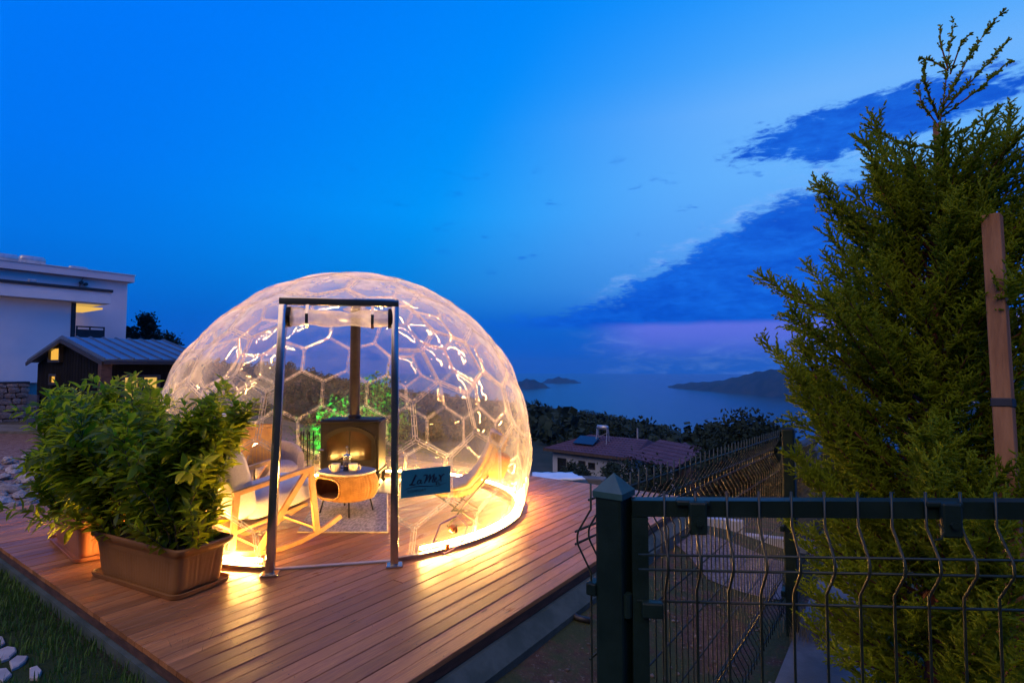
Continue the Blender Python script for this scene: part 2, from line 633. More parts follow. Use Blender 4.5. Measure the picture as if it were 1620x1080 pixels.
def terrain_material():
    m, N, out = new_mat('earth_and_scrub')
    geo = N.n('ShaderNodeNewGeometry')
    pos = geo.outputs['Position']
    ln = N.n('ShaderNodeVectorMath', operation='LENGTH')
    N.link(pos, ln.inputs[0])
    dist = ln.outputs['Value']
    n1 = N.noise(pos, 1.3, 6, 0.65, 0.3)
    n2 = N.noise(pos, 9.0, 6, 0.7)
    n3 = N.noise(pos, 45.0, 4, 0.7)
    soil = N.mix(N.smooth(n2, 0.35, 0.65), (0.060, 0.036, 0.026, 1), (0.115, 0.072, 0.052, 1))
    soil = N.mix(N.smooth(n3, 0.55, 0.7), soil, (0.17, 0.14, 0.115, 1))
    moss = N.mix(n3, (0.022, 0.036, 0.014, 1), (0.06, 0.075, 0.03, 1))
    near = N.mix(N.smooth(N.math('ADD', N.math('MULTIPLY', n1, 0.7), N.math('MULTIPLY', n2, 0.3)), 0.42, 0.53), soil, moss)
    dt = N.n('ShaderNodeVectorMath', operation='DOT_PRODUCT')
    sb = N.n('ShaderNodeVectorMath', operation='SUBTRACT')
    N.link(pos, sb.inputs[0])
    sb.inputs[1].default_value = FRONT
    N.link(sb.outputs[0], dt.inputs[0])
    dt.inputs[1].default_value = D1
    lawn = N.smooth(dt.outputs['Value'], 0.0, -0.08)
    dt2 = N.n('ShaderNodeVectorMath', operation='DOT_PRODUCT')
    N.link(sb.outputs[0], dt2.inputs[0])
    dt2.inputs[1].default_value = D2
    lawn = N.math('MULTIPLY', lawn, N.smooth(dt2.outputs['Value'], -0.6, 0.0))
    turf = N.mix(n2, (0.014, 0.030, 0.008, 1), (0.035, 0.055, 0.016, 1))
    near = N.mix(lawn, near, turf)
    red = N.math('MULTIPLY', N.smooth(dt2.outputs['Value'], 5.6, 6.4), N.smooth(dist, 30.0, 16.0))
    rc = N.mix(N.smooth(n2, 0.35, 0.62), (0.13, 0.055, 0.040, 1), (0.28, 0.17, 0.13, 1))
    rc = N.mix(N.smooth(n3, 0.52, 0.66), rc, (0.36, 0.30, 0.27, 1))
    near = N.mix(red, near, rc)
    n4 = N.noise(pos, 0.07, 6, 0.65)
    far = N.mix(N.smooth(n4, 0.4, 0.62), (0.022, 0.030, 0.018, 1), (0.055, 0.055, 0.036, 1))
    col = N.mix(N.smooth(dist, 14.0, 40.0), near, far)
    b = N.n('ShaderNodeBsdfPrincipled')
    N.link(col, b.inputs['Base Color'])
    b.inputs['Roughness'].default_value = 0.92
    b.inputs['Specular IOR Level'].default_value = 0.2
    bp = N.n('ShaderNodeBump')
    bp.inputs['Strength'].default_value = 0.8
    bp.inputs['Distance'].default_value = 0.03
    N.link(N.math('ADD', n2, N.math('MULTIPLY', n3, 0.5)), bp.inputs['Height'])
    N.link(bp.outputs[0], b.inputs['Normal'])
    N.link(b.outputs[0], out.inputs[0])
    return m


M['plank'] = plank_material()
M['earth'] = terrain_material()
M['fascia'] = pbr('fascia_wood', (0.05, 0.024, 0.015), (0.10, 0.05, 0.03), 6, 0.7, bump=0.4, stretch=(1, 1, 4))
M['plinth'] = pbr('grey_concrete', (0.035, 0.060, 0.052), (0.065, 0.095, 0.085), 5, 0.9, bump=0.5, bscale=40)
M['concrete'] = pbr('path_concrete', (0.085, 0.09, 0.085), (0.15, 0.15, 0.14), 3, 0.88, bump=0.4, bscale=60)
M['gravel'] = pbr('gravel_bed', (0.07, 0.065, 0.07), (0.17, 0.16, 0.165), 30, 0.95, bump=1.0, bscale=60)
M['steel'] = pbr('polished_steel', (0.46, 0.44, 0.42), (0.38, 0.36, 0.34), 3, 0.13, 0.24, metal=1.0, bump=0.05)
M['green_paint'] = pbr('dark_green_powder_coat', (0.004, 0.015, 0.013), (0.007, 0.021, 0.018), 12, 0.36, 0.55, bump=0.12, rand=0.1, spec=0.3)
M['wire'] = pbr('coated_wire', (0.006, 0.018, 0.015), (0.016, 0.03, 0.025), 30, 0.32, 0.5, bump=0.1, spec=0.4)
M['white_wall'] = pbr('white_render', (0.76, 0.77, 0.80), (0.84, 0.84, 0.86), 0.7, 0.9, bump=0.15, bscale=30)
M['pink_wall'] = pbr('pale_render', (0.76, 0.70, 0.74), (0.82, 0.77, 0.80), 0.6, 0.9, bump=0.15, bscale=30)
M['black_clad'] = pbr('black_cladding', (0.004, 0.005, 0.007), (0.008, 0.009, 0.012), 4, 0.8, bump=0.2, stretch=(6, 6, 0.6), rand=0.25, spec=0.1)
M['dark_trim'] = pbr('dark_trim', (0.012, 0.014, 0.020), (0.02, 0.022, 0.03), 5, 0.5)
M['metal_roof'] = pbr('grey_metal_roof', (0.13, 0.20, 0.27), (0.17, 0.24, 0.31), 2, 0.36, 0.48, metal=0.8, bump=0.05)
M['stone'] = pbr('wall_stone', (0.17, 0.13, 0.11), (0.34, 0.27, 0.23), 6, 0.92, bump=0.8, rand=0.3)
M['mortar'] = pbr('wall_mortar', (0.12, 0.10, 0.09), (0.18, 0.15, 0.13), 10, 0.95, bump=0.5)
M['rock'] = pbr('limestone_rock', (0.24, 0.20, 0.18), (0.42, 0.37, 0.34), 7, 0.92, bump=0.9, rand=0.3)
M['lit_window'] = glow_mat('lit_window', (1.0, 0.50, 0.07), 0.95)
M['lit_room'] = glow_mat('lit_room', (1.0, 0.58, 0.13), 0.85)
M['dark_glass'] = pbr('dark_glass', (0.012, 0.016, 0.022), rough=0.06, spec=0.8)
M['roof_tile'] = pbr('red_roof_tile', (0.045, 0.028, 0.055), (0.07, 0.042, 0.072), 1.5, 0.85, bump=0.3)
M['tank'] = pbr('galvanised_tank', (0.35, 0.37, 0.40), (0.48, 0.50, 0.52), 4, 0.4, metal=0.6)
M['trunk'] = pbr('bark', (0.075, 0.035, 0.025), (0.16, 0.08, 0.055), 9, 0.9, bump=0.8, stretch=(1, 1, 0.2))
M['far_leaf'] = pbr('far_foliage', (0.010, 0.026, 0.022), (0.024, 0.044, 0.034), 0.5, 0.9, detail=4, spec=0.15)
M['shrub_leaf'] = pbr('garden_foliage', (0.03, 0.065, 0.02), (0.06, 0.10, 0.03), 2.0, 0.6, trans=0.3, transcol=(0.08, 0.16, 0.03))


# ------------------------------------------------------------------ terrain and sea
def sstep(x, a, b):
    t = np.clip((x - a) / (b - a), 0, 1)
    return t * t * (3 - 2 * t)


_gr = rng.uniform(0, 6.28, (24,))
_gd = rng.uniform(0, 6.28, (24,))


def wob(x, y, s):
    """smooth pseudo-noise in -1..1"""
    o = 0
    for i in range(8):
        f = s * (0.6 + 0.35 * i)
        o = o + np.sin((x * np.cos(_gd[i]) + y * np.sin(_gd[i])) * f + _gr[i]) / (1 + 0.35 * i)
    return o / 4.0


RIDGE = [(-3000, 590), (-1200, 572), (-400, 566), (250, 566), (450, 574), (560, 600), (700, 622), (830, 635), (950, 652), (1050, 674),
         (1120, 698), (1170, 718), (1250, 770), (1400, 830), (1700, 930), (3000, 1100)]
RX = np.array([math.atan2(p[0] - 810, FPX) for p in RIDGE])
RT = np.array([(580 - p[1]) / FPX for p in RIDGE])


def terrain_h(X, Y):
    X, Y = np.asarray(X, float), np.asarray(Y, float)
    r = np.hypot(X, Y)
    az = np.arctan2(X, Y)
    q = (Y - 8.0) + 1.0 * (X + 2.0) - 2.5
    q = np.log1p(np.exp(np.clip(q / 1.5, -30, 30))) * 1.5
    near = -0.36 - 0.17 * np.minimum(q, 60.0)
    s1 = (X - FRONT.x) * D1.x + (Y - FRONT.y) * D1.y
    s2 = (X - FRONT.x) * D2.x + (Y - FRONT.y) * D2.y
    near = near + np.maximum(0.222 * sstep(-s1, -0.08, 0.03) * sstep(s2, -0.8, 0.2), 0.17 * sstep(s2, -1.0, -0.12) * sstep(-s2, -6.6, -5.9) * sstep(-s1, -6.5, -5.2))
    near = near + 0.018 * wob(X, Y, 3.1) * sstep(r, 0.5, 2) + 0.05 * wob(X, Y, 0.9) * sstep(r, 9, 14)
    azc = np.clip(az, -1.35, 1.35)
    tanr = np.interp(azc, RX, RT)
    hr = EYE + tanr * 400 * np.maximum(np.cos(azc), 0.25) - 4.0
    hr = hr + 2.2 * wob(X, Y, 0.035)
    t = sstep(r, 45, 400)
    t2 = np.clip((r - 45) / 355, 0, 1)
    tt = 0.35 * t + 0.65 * t2
    h = near * (1 - tt) + hr * tt
    h = h + 0.6 * wob(X, Y, 0.12) * sstep(r, 50, 120)
    h = h - 230 * sstep(r, 420, 760)
    h = h + 0.32 * np.maximum(-Y - 2.5, 0) * sstep(r, 2.5, 8) * (1 - sstep(r, 120, 160)) + 40 * sstep(-Y, 60, 120) * (1 - sstep(r, 420, 760))  # unseen hill behind the camera, added to darken steel reflections and cut sky light
    return h


def build_terrain():
    az = np.radians(np.concatenate([np.arange(-62, 62, 0.3), np.arange(62, 298, 2.0)]))
    rad = [0.25]
    while rad[-1] < 950:
        rad.append(rad[-1] * 1.04 + 0.01)
    rad = np.array(rad)
    A, Rr = np.meshgrid(az, rad)
    X, Y = Rr * np.sin(A), Rr * np.cos(A)
    Z = terrain_h(X, Y)
    v = np.stack([X, Y, Z], -1).reshape(-1, 3)
    n = len(az)
    i, j = np.meshgrid(np.arange(len(rad) - 1), np.arange(n), indexing='ij')
    j2 = (j + 1) % n
    f = np.stack([i * n + j, (i + 1) * n + j, (i + 1) * n + j2, i * n + j2], -1).reshape(-1, 4)
    v = np.vstack([v, [[0, 0, float(terrain_h(0.01, 0.01))]]])
    o = np_mesh('ground', v, f[:, ::-1], M['earth'], smooth=True)
    o['kind'] = 'structure'
    return o


build_terrain()


def th(x, y):
    return float(terrain_h(x, y))


def sea_material():
    m, N, out = new_mat('sea_water')
    geo = N.n('ShaderNodeNewGeometry')
    b = N.n('ShaderNodeBsdfPrincipled')
    b.inputs['Base Color'].default_value = (0.004, 0.02, 0.05, 1)
    b.inputs['Roughness'].default_value = 0.16
    b.inputs['IOR'].default_value = 1.33
    mp = N.n('ShaderNodeMapping')
    mp.inputs['Scale'].default_value = (1, 1, 1)
    N.link(geo.outputs['Position'], mp.inputs['Vector'])
    bp = N.n('ShaderNodeBump')
    bp.inputs['Strength'].default_value = 0.5
    bp.inputs['Distance'].default_value = 3.0
    N.link(N.math('ADD', N.noise(mp.outputs[0], 0.05, 6, 0.7, 0.5), N.math('MULTIPLY', N.noise(mp.outputs[0], 0.004, 4, 0.6), 1.5)), bp.inputs['Height'])
    N.link(bp.outputs[0], b.inputs['Normal'])
    N.link(b.outputs[0], out.inputs[0])
    return m


SEA_Z = -200.0
SEA_R = 16000.0
sea = MB()
ring = [Vector((SEA_R * math.sin(2 * math.pi * i / 96), SEA_R * math.cos(2 * math.pi * i / 96), SEA_Z)) for i in range(96)]
sea.add(ring, [tuple(range(95, -1, -1))])
struct('sea', sea.build('sea', sea_material()), None)

M['isle'] = pbr('dark_island', (0.012, 0.018, 0.018), (0.028, 0.032, 0.028), 0.01, 0.95, spec=0.1)


def island(name, prof, base_y, thick):
    """prof: skyline pixels; the ridge stands over the waterline and the land slopes down towards and away from the shore"""
    prof = [Vector((p[0], p[1])) for p in prof]
    fine = []
    for a, b in zip(prof[:-1], prof[1:]):
        m_ = max(3, int((b.x - a.x) / 6))
        for i in range(m_):
            fine.append(a.lerp(b, i / m_))
    fine.append(prof[-1])
    rows = [[], [], [], [], []]
    for i, p in enumerate(fine):
        by = base_y if not isinstance(base_y, tuple) else base_y[0] + (base_y[1] - base_y[0]) * i / (len(fine) - 1)
        Yr = (EYE - SEA_Z) / ((by - 580) / FPX)
        yb = Yr + 30 * math.sin(i * 0.7)
        top = P(p.x, p.y + 1.2 * math.sin(i * 1.9) * (0.5 if i % 2 else 1), Yr + thick * 0.5)
        hgt = max(top.z - SEA_Z, 1.0)
        for kx, (dz, dy) in enumerate(((0, 0), (0.55, 0.22), (1.0, 0.5), (0.5, 0.8), (0, 1.0))):
            jit = 1 + 0.10 * math.sin(i * 1.3 + kx * 2)
            y = yb + thick * dy
            x = top.x * y / top.y
            rows[kx].append(Vector((x, y, SEA_Z - 2 + hgt * dz * (jit if 0 < dz < 1 else 1))))
    mb = MB()
    mb.grid(rows)
    o = mb.build(name, M['isle'], smooth=True)
    o['kind'] = 'structure'
    return o


island('island', [(812, 612), (822, 603), (833, 599), (845, 600), (858, 606), (872, 613)], 614, 300)
island('island', [(858, 604), (868, 599), (884, 596), (896, 598), (908, 601), (919, 604)], 606, 500)
island('headland', [(1057, 611), (1075, 606.5), (1100, 604), (1130, 603), (1165, 596), (1195, 588), (1220, 584), (1262, 582), (1300, 577),
                    (1330, 570), (1360, 566), (1420, 575), (1480, 560), (1560, 555), (1640, 566), (1760, 575), (1900, 600), (1990, 668)], (613.5, 690), 700)
# a few lit homes far off on the headland
M['far_lamp'] = glow_mat('far_lamp', (1.0, 0.86, 0.62), 2.2)
for q, (px, py, s) in enumerate(((1293, 589, 4.0), (1298, 590, 3.0), (1274, 611, 2.4))):
    c = P(px, py, 3900)
    mb = MB()
    mb.box(c, (s * 1.6, s, s))
    tag(mb.build('street_lamp_glow', M['far_lamp']), ('bright twin lamp far off high on the headland, the left one', 'bright twin lamp far off high on the headland, the right one',
        'faint lit lamp lower on the slope of the far headland')[q], 'lamp', 'lamps on the far headland')


# ------------------------------------------------------------------ far woods on the hillside
def ico(sub):
    bm = bmesh.new()
    bmesh.ops.create_icosphere(bm, subdivisions=sub, radius=1)
    v = np.array([x.co[:] for x in bm.verts])
    f = np.array([[x.index for x in q.verts] for q in bm.faces])
    bm.free()
    return v, f


def blobs(name, pts, sizes, mat, sub=2, parent=None, rough=0.3):
    bv, bf = ico(sub)
    V, F = [], []
    for i, (p, s) in enumerate(zip(pts, sizes)):
        n = 1 + rough * rng.standard_normal((len(bv), 1)).clip(-1.6, 1.6)
        q = bv * n * np.array([s[0], s[0], s[1]]) + p
        V.append(q)
        F.append(bf + i * len(bv))
    return np_mesh(name, np.vstack(V), np.vstack(F), mat, parent)


def leaf_cards(centres, size, flat=0.5):
    """numpy quads with random orientation round each centre"""
    n = len(centres)
    d = rng.standard_normal((n, 3))
    d /= np.linalg.norm(d, axis=1)[:, None]
    e = np.cross(d, rng.standard_normal((n, 3)))
    e /= np.linalg.norm(e, axis=1)[:, None]
    s = size * rng.uniform(0.6, 1.3, (n, 1))
    a_ = centres - d * s * 0.5
    b_ = centres + e * s * flat * 0.5
    c_ = centres + d * s * 0.5
    g_ = centres - e * s * flat * 0.5
    V = np.stack([a_, b_, c_, g_], 1).reshape(-1, 3)
    F = np.arange(4 * n).reshape(n, 4)
    return V, F


nb = 5200
a = rng.uniform(math.atan2(-620, FPX), math.atan2(560, FPX), nb)
r = 60 * (470 / 60) ** rng.uniform(0.12, 1, nb)
X, Y = r * np.sin(a), r * np.cos(a)
clump = wob(X, Y, 0.09) + 0.6 * wob(X, Y, 0.3) + 0.012 * (r - 250) / 10
keep = (clump > -0.32) | (r > 330)
X, Y, r = X[keep], Y[keep], r[keep]
s = rng.uniform(0.9, 2.6, len(X)) * np.where(rng.random(len(X)) < 0.12, 1.7, 1.0)
Z = terrain_h(X, Y) + s * 0.45
cnt_ = np.where(r < 150, 130, 60)
idx = np.repeat(np.arange(len(X)), cnt_)
cen_ = np.stack([X, Y, Z], -1)[idx]
off_ = rng.standard_normal((len(idx), 3))
off_ /= np.linalg.norm(off_, axis=1)[:, None]
off_ *= (s[idx] * rng.uniform(0.45, 1.0, len(idx)))[:, None] * np.array([1, 1, 0.8])
V, F = leaf_cards(cen_ + off_, (s[idx] * 0.34)[:, None], 0.8)
wd = np_mesh('hillside_woods', V, F, M['far_leaf'])
tag(wd, 'dark scrub woods covering the hillside that runs down to the sea', 'woods', kind='stuff')


# ------------------------------------------------------------------ trees made of leaf-size faces
def leafy_tree(name, base, height, radius, label, cat, group=None, nleaf=2600, leaf=0.16, mat=None, shape='round', trunk_h=0.3, cl=26):
    root = thing(name, label, cat, base, 0, group)
    tr = MB()
    tr.tube([(0, 0, -0.1), (0.02 * height, 0, height * 0.35), (0, 0.02 * height, height * 0.8)], [height * 0.03, height * 0.02, height * 0.006], 7)
    cents = []
    for i in range(cl):
        t = (i + 0.5) / cl
        z = height * (trunk_h + (1 - trunk_h) * t)
        if shape == 'cone':
            rr_ = radius * (1.08 - t) * rng.uniform(0.3, 0.9)
        else:
            rr_ = radius * math.sin(math.pi * min(max(0.12 + 0.84 * t, 0), 1)) * rng.uniform(0.25, 0.95)
        an = i * 2.399 + rng.uniform(-0.4, 0.4)
        c = Vector((rr_ * math.cos(an), rr_ * math.sin(an), z))
        cents.append(c)
        if i % 2 == 0:
            tr.tube([(0, 0, max(z - height * 0.22, height * 0.12)), (c.x * 0.5, c.y * 0.5, z - height * 0.1), c], [height * 0.010, height * 0.006, height * 0.003], 4)
    tr.build('trunk', M['trunk'], root, True)
    cents = np.array([c[:] for c in cents])
    pick = cents[rng.integers(0, len(cents), nleaf)]
    sp = radius * (0.30 if shape == 'round' else 0.22)
    off = rng.standard_normal((nleaf, 3)) * np.array([sp, sp, sp * 0.75])
    V, F = leaf_cards(pick + off * 0.8, leaf)
    o = np_mesh('foliage', V, F, mat or M['shrub_leaf'], root)
    o['kind'] = 'stuff'
    return root


# behind the cabin on the left
for (px, py, Y, h_, r_, lb, sh) in ((232, 500, 26.0, 3.3, 0.95, 'dark pointed pine tree standing behind the cabin roof, the taller one', 'cone'),
                                   (203, 520, 27.0, 2.6, 0.5, 'small dark pine tree squeezed between the white building and the taller pine', 'cone'),
                                   (262, 533, 28.0, 2.2, 0.9, 'low dark bushy tree against the dome edge behind the cabin', 'round')):
    top = P(px, py, Y)
    leafy_tree('pine_tree' if sh == 'cone' else 'bushy_tree', (top.x, Y, top.z - h_), h_, r_, lb, 'tree', 'trees behind the cabin', 3000, 0.20, M['far_leaf'], sh, 0.15)
# on the right, below the end of the fence
for (px, py, Y, h_, r_, lb) in ((1178, 668, 24, 4.2, 1.9, 'tallest dark round tree behind the wire fence, before the sea'),
                               (1140, 684, 27, 3.6, 1.5, 'dark round tree left of the tallest one behind the wire fence'),
                               (1222, 682, 22, 3.2, 1.3, 'dark round tree beside the far end of the wire fence')):
    top = P(px, py, Y)
    leafy_tree('round_tree', (top.x, Y, top.z - h_), h_, r_, lb, 'tree', 'trees beyond the fence', 5200, 0.24, M['far_leaf'], 'round', 0.1, 34)
# shrubs in front of the house down the slope
for (px, py, Y, h_, r_, lb) in ((1000, 738, 30, 2.6, 2.0, 'wide dark shrub in front of the house porch'),
                               (1040, 745, 27, 2.2, 1.6, 'dark shrub just left of the wire fence, below the porch'),
                               (905, 735, 44, 2.3, 1.1, 'small shrub against the white house wall, the left one'),
                               (922, 741, 42, 1.8, 0.9, 'small shrub against the white house wall, the right one'),
                               (968, 736, 36, 2.2, 0.8, 'narrow dark shrub beside the house door')):
    top = P(px, py, Y)
    leafy_tree('shrub', (top.x, Y, top.z - h_), h_, r_, lb, 'shrub', 'shrubs round the house', 2200, 0.22, M['far_leaf'], 'round', 0.05, 22)


# ------------------------------------------------------------------ houses down the slope
def rect_windows(root, o, ax, n, wins, frame_m, glass_m, name='window'):
    """o origin on the wall plane, ax along the wall, n outwards; wins: (s, z, w, h)"""
    for (s, z, w, h_) in wins:
        c = o + ax * s + UP * z
        f = MB()
        t = 0.07
        for (ds, dz, ww, hh) in ((0, h_ / 2 + t / 2, w + 2 * t, t), (0, -h_ / 2 - t / 2, w + 2 * t, t), (-w / 2 - t / 2, 0, t, h_), (w / 2 + t / 2, 0, t, h_)):
            f.box(c + ax * ds + UP * dz + n * 0.03, (ww, 0.1, hh), (ax, n, UP))
        fo = f.build(name, frame_m, root)
        g = MB()
        g.box(c + n * 0.008, (w, 0.02, h_), (ax, n, UP))
        g.build('pane', glass_m, fo)


def tile_courses(root, a, b, c, d, n, mat, rows=9):
    """sloping tiled roof: eave a-b, ridge d-c; each course one stepped strip"""
    a, b, c, d = map(Vector, (a, b, c, d))
    mb = MB()
    nrm_ = (b - a).cross(d - a).normalized()
    if nrm_.z < 0:
        nrm_ = -nrm_
    for i in range(rows):
        t0, t1 = i / rows, (i + 1) / rows + 0.012
        l0, r0 = a.lerp(d, t0) + nrm_ * 0.065, b.lerp(c, t0) + nrm_ * 0.065
        l1, r1 = a.lerp(d, min(t1, 1)) + nrm_ * 0.03, b.lerp(c, min(t1, 1)) + nrm_ * 0.03
        cols = max(6, int((r0 - l0).length / 0.32))
        top_, bot = [], []
        for j in range(cols * 2 + 1):
            q = j / (cols * 2)
            k_ = nrm_ * (0.035 if j % 2 else -0.015)
            bot.append(l0.lerp(r0, q) + k_)
            top_.append(l1.lerp(r1, q) + k_)
        mb.grid([bot, top_])
        mb.grid([[p - nrm_ * 0.09 for p in bot], bot])
    mb.prism([a - UP * 0.02, b - UP * 0.02, c - UP * 0.02, d - UP * 0.02], nrm_ * 0.03)
    return mb.build('roof', mat, root)


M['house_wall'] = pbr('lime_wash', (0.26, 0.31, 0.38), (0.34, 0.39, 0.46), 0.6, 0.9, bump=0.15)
M['porch_dark'] = pbr('porch_timber', (0.04, 0.03, 0.025), (0.07, 0.05, 0.04), 3, 0.8)


def big_house():
    root = thing('white_house', 'long low white house with red tiled roof and solar boiler down the slope', 'house', (0, 0, 0))
    A = P(868, 709, 48)      # left eave corner
    B = P(996, 724, 43)      # right eave corner
    A.z = B.z = (A.z + B.z) / 2
    ax = (B - A)
    L = ax.length
    ax.normalize()
    n = Vector((ax.y, -ax.x, 0))       # towards the camera
    if n.y > 0:
        n = -n
    dep = 6.5
    zb = th(A.x, A.y) - 0.8
    zt = A.z
    wall = MB()
    mid = (A + B) / 2 - n * (dep / 2)
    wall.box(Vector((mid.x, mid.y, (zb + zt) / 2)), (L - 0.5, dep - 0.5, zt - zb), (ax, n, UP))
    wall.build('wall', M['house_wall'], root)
    e = 0.35
    a = A + n * e - ax * e
    b = B + n * e + ax * e
    a2, b2 = a - n * (dep + 2 * e), b - n * (dep + 2 * e)
    rz = 1.05
    ra = a - n * (dep / 2 + e) + ax * 2.6 + UP * rz
    rb = b - n * (dep / 2 + e) - ax * 0.4 + UP * rz
    tile_courses(root, a, b, rb, ra, n, M['roof_tile'])
    tile_courses(root, b2, a2, ra, rb, -n, M['roof_tile'])
    hip = MB()
    hip.prism([a, ra, a2], UP * 0.06)
    hip.prism([b - ax * 0.05, b2 - ax * 0.05, rb], ax * 0.06)
    hip.build('roof_end', M['roof_tile'], root)
    fas = MB()
    fas.beam([a - UP * 0.08, b - UP * 0.08], 0.06, 0.2)
    fas.build('eaves_board', M['porch_dark'], root)
    o = Vector((A.x, A.y, 0)) - n * 0.25
    rect_windows(root, o, ax, n, [(L * 0.16, zt - 1.35, 0.75, 1.1), (L * 0.42, zt - 1.0, 0.5, 0.38), (L * 0.54, zt - 1.05, 0.5, 0.38)], M['dark_trim'], M['dark_glass'])
    rect_windows(root, o, ax, n, [(L * 0.80, zt - 1.5, 0.95, 1.7)], M['dark_trim'], M['dark_glass'], 'door')
    for fl_, fh_ in ((ra + ax * 0.7, 0.6), (rb - ax * 0.9, 0.9)):
        ch = MB()
        ch.cyl(fl_, fl_ + UP * fh_, 0.065)
        ch.build('flue', M['tank'], root)
    return root, ax, n, a, b, ra, rb


hs, hax, hn, ha, hb, hra, hrb = big_house()


def solar_boiler():
    c = ha.lerp(hb, 0.55) + (hra - ha).dot(UP) * 0.55 * UP - hn * 2.2
    root = thing('solar_water_heater', 'white solar water tank on a stand with tilted panel, on the house roof', 'solar heater', c)
    t = MB()
    t.cyl(UP * 1.40 - hax * 0.48, UP * 1.40 + hax * 0.48, 0.19, n=14)
    t.build('tank', M['tank'], root, True)
    st = MB()
    for s_ in (-0.5, 0.5):
        for q in (-0.35, 0.35):
            st.beam([hax * s_ + hn * q - UP * 0.6, hax * s_ + hn * q * 0.3 + UP * 1.25], 0.05, 0.05)
    st.beam([-hax * 0.5 + UP * 0.5, hax * 0.5 + UP * 1.0], 0.04, 0.04)
    st.build('stand', M['tank'], root)
    pn = MB()
    pn.box(-hax * 1.3 + hn * 0.5 + UP * 0.25, (2.0, 1.3, 0.07), (hax, (hn * 0.8 - UP * 0.35).normalized(), (hn * 0.35 + UP * 0.8).normalized()))
    pn.build('panel', M['dark_glass'], root)


solar_boiler()


def porch_house():
    root = thing('porch_house', 'house wing with red tiled roof over a dark porch with one pale door', 'house', (0, 0, 0))
    A = P(1000, 722, 41)
    B = P(1066, 741, 37)
    A.z = B.z = (A.z + B.z) / 2
    ax = (B - A)
    L = ax.length
    ax.normalize()
    n = Vector((ax.y, -ax.x, 0))
    if n.y > 0:
        n = -n
    zb, zt = th(A.x, A.y) - 1.0, A.z - 0.05
    mid = (A + B) / 2 - n * 2.6
    w = MB()
    w.box(Vector((mid.x, mid.y, (zb + zt) / 2)), (L, 3.4, zt - zb), (ax, n, UP))
    w.build('wall', M['porch_dark'], root)
    for s_ in (0.03, 0.36, 0.70, 0.97):
        pb = MB()
        q = A + ax * (L * s_)
        pb.box(Vector((q.x, q.y, (zb + zt) / 2)), (0.18, 0.18, zt - zb), (ax, n, UP))
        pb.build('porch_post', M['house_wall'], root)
    ra, rb = A - n * 2.9 + UP * 1.1 - ax * 0.3, B - n * 2.9 + UP * 1.1 + ax * 0.3
    tile_courses(root, A + n * 0.3 - ax * 0.3, B + n * 0.3 + ax * 0.3, rb, ra, n, M['roof_tile'], 7)
    back = MB()
    back.prism([ra, rb, rb - n * 2.4 - UP * 1.1, ra - n * 2.4 - UP * 1.1], UP * 0.06)
    back.build('roof_back', M['roof_tile'], root)
    d = MB()
    q = A + ax * (L * 0.42) - n * 0.86
    d.box(Vector((q.x, q.y, zt - 1.15)), (0.95, 0.08, 1.9), (ax, n, UP))
    d.build('door', M['house_wall'], root)


porch_house()


def small_gable():
    root = thing('small_white_house', 'small white gabled house glimpsed through the fence wires', 'house', (0, 0, 0))
    c = P(1107, 714, 40)
    zb = c.z - 3.4
    w = MB()
    pts = [(-1.5, 0), (1.5, 0), (1.5, 2.4), (0, 3.2), (-1.5, 2.4)]
    w.prism([Vector((c.x + p[0], c.y, zb + p[1])) for p in pts], (0.6, 5, 0))
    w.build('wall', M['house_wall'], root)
    rf = MB()
    rf.prism([Vector((c.x - 1.8, c.y - 0.3, zb + 2.3)), Vector((c.x, c.y - 0.3, zb + 3.26)), Vector((c.x, c.y - 0.3, zb + 3.36)), Vector((c.x - 1.8, c.y - 0.3, zb + 2.4))], (0.6, 5.6, 0))
    rf.prism([Vector((c.x + 1.8, c.y - 0.3, zb + 2.3)), Vector((c.x, c.y - 0.3, zb + 3.26)), Vector((c.x, c.y - 0.3, zb + 3.36)), Vector((c.x + 1.8, c.y - 0.3, zb + 2.4))], (0.6, 5.6, 0))
    rf.build('roof', M['roof_tile'], root)
    rect_windows(root, Vector((c.x - 1.5, c.y, zb)), Vector((1, 0, 0)), Vector((0, -1, 0)), [(1.0, 1.3, 0.6, 0.9), (2.2, 1.3, 0.6, 0.9)], M['dark_trim'], M['dark_glass'])


small_gable()

# ------------------------------------------------------------------ terrace wall and pale cover beyond the deck
mb = MB()
wa, wb = P(600, 736, 11.6), P(958, 754, 10.2)
zc = min(wa.z, wb.z)
mb.box(((wa.x + wb.x) / 2, (wa.y + wb.y) / 2, zc - 0.35), ((wb - wa).length, 0.28, 0.7),
       ((wb - wa).normalized(), Vector((-(wb - wa).y, (wb - wa).x, 0)).normalized(), UP), 0.02)
tag(mb.build('terrace_wall', M['concrete']), 'low pale concrete terrace wall running behind the dome and deck', 'wall')
M['cover'] = pbr('pale_cover', (0.62, 0.70, 0.74), (0.72, 0.80, 0.84), 3, 0.5, bump=0.3, bscale=6)
c0 = [P(842, 747, 9.9), P(905, 747, 9.6), P(926, 756, 8.6), P(842, 758, 8.9)]
zc = min(p.z for p in c0)
rows = []
for i in range(9):
    row = []
    for j in range(13):
        p = c0[0].lerp(c0[1], j / 12).lerp(c0[3].lerp(c0[2], j / 12), i / 8)
        row.append(Vector((p.x, p.y, p.z + 0.006 * math.sin(j * 1.7 + i) + 0.006 * math.cos(i * 2.1))))
    rows.append(row)
mb = MB()
mb.grid(rows)
o = mb.build('pool_cover', M['cover'], None, True)
sm = o.modifiers.new('thickness', 'SOLIDIFY')
sm.thickness = 0.03
tag(o, 'pale blue cover sheet lying beyond the far edge of the deck', 'cover')
bs = MB()
cc = (c0[0] + c0[1] + c0[2] + c0[3]) / 4
bs.box((cc.x, cc.y, cc.z - 0.45), (1.1, 0.9, 0.7))
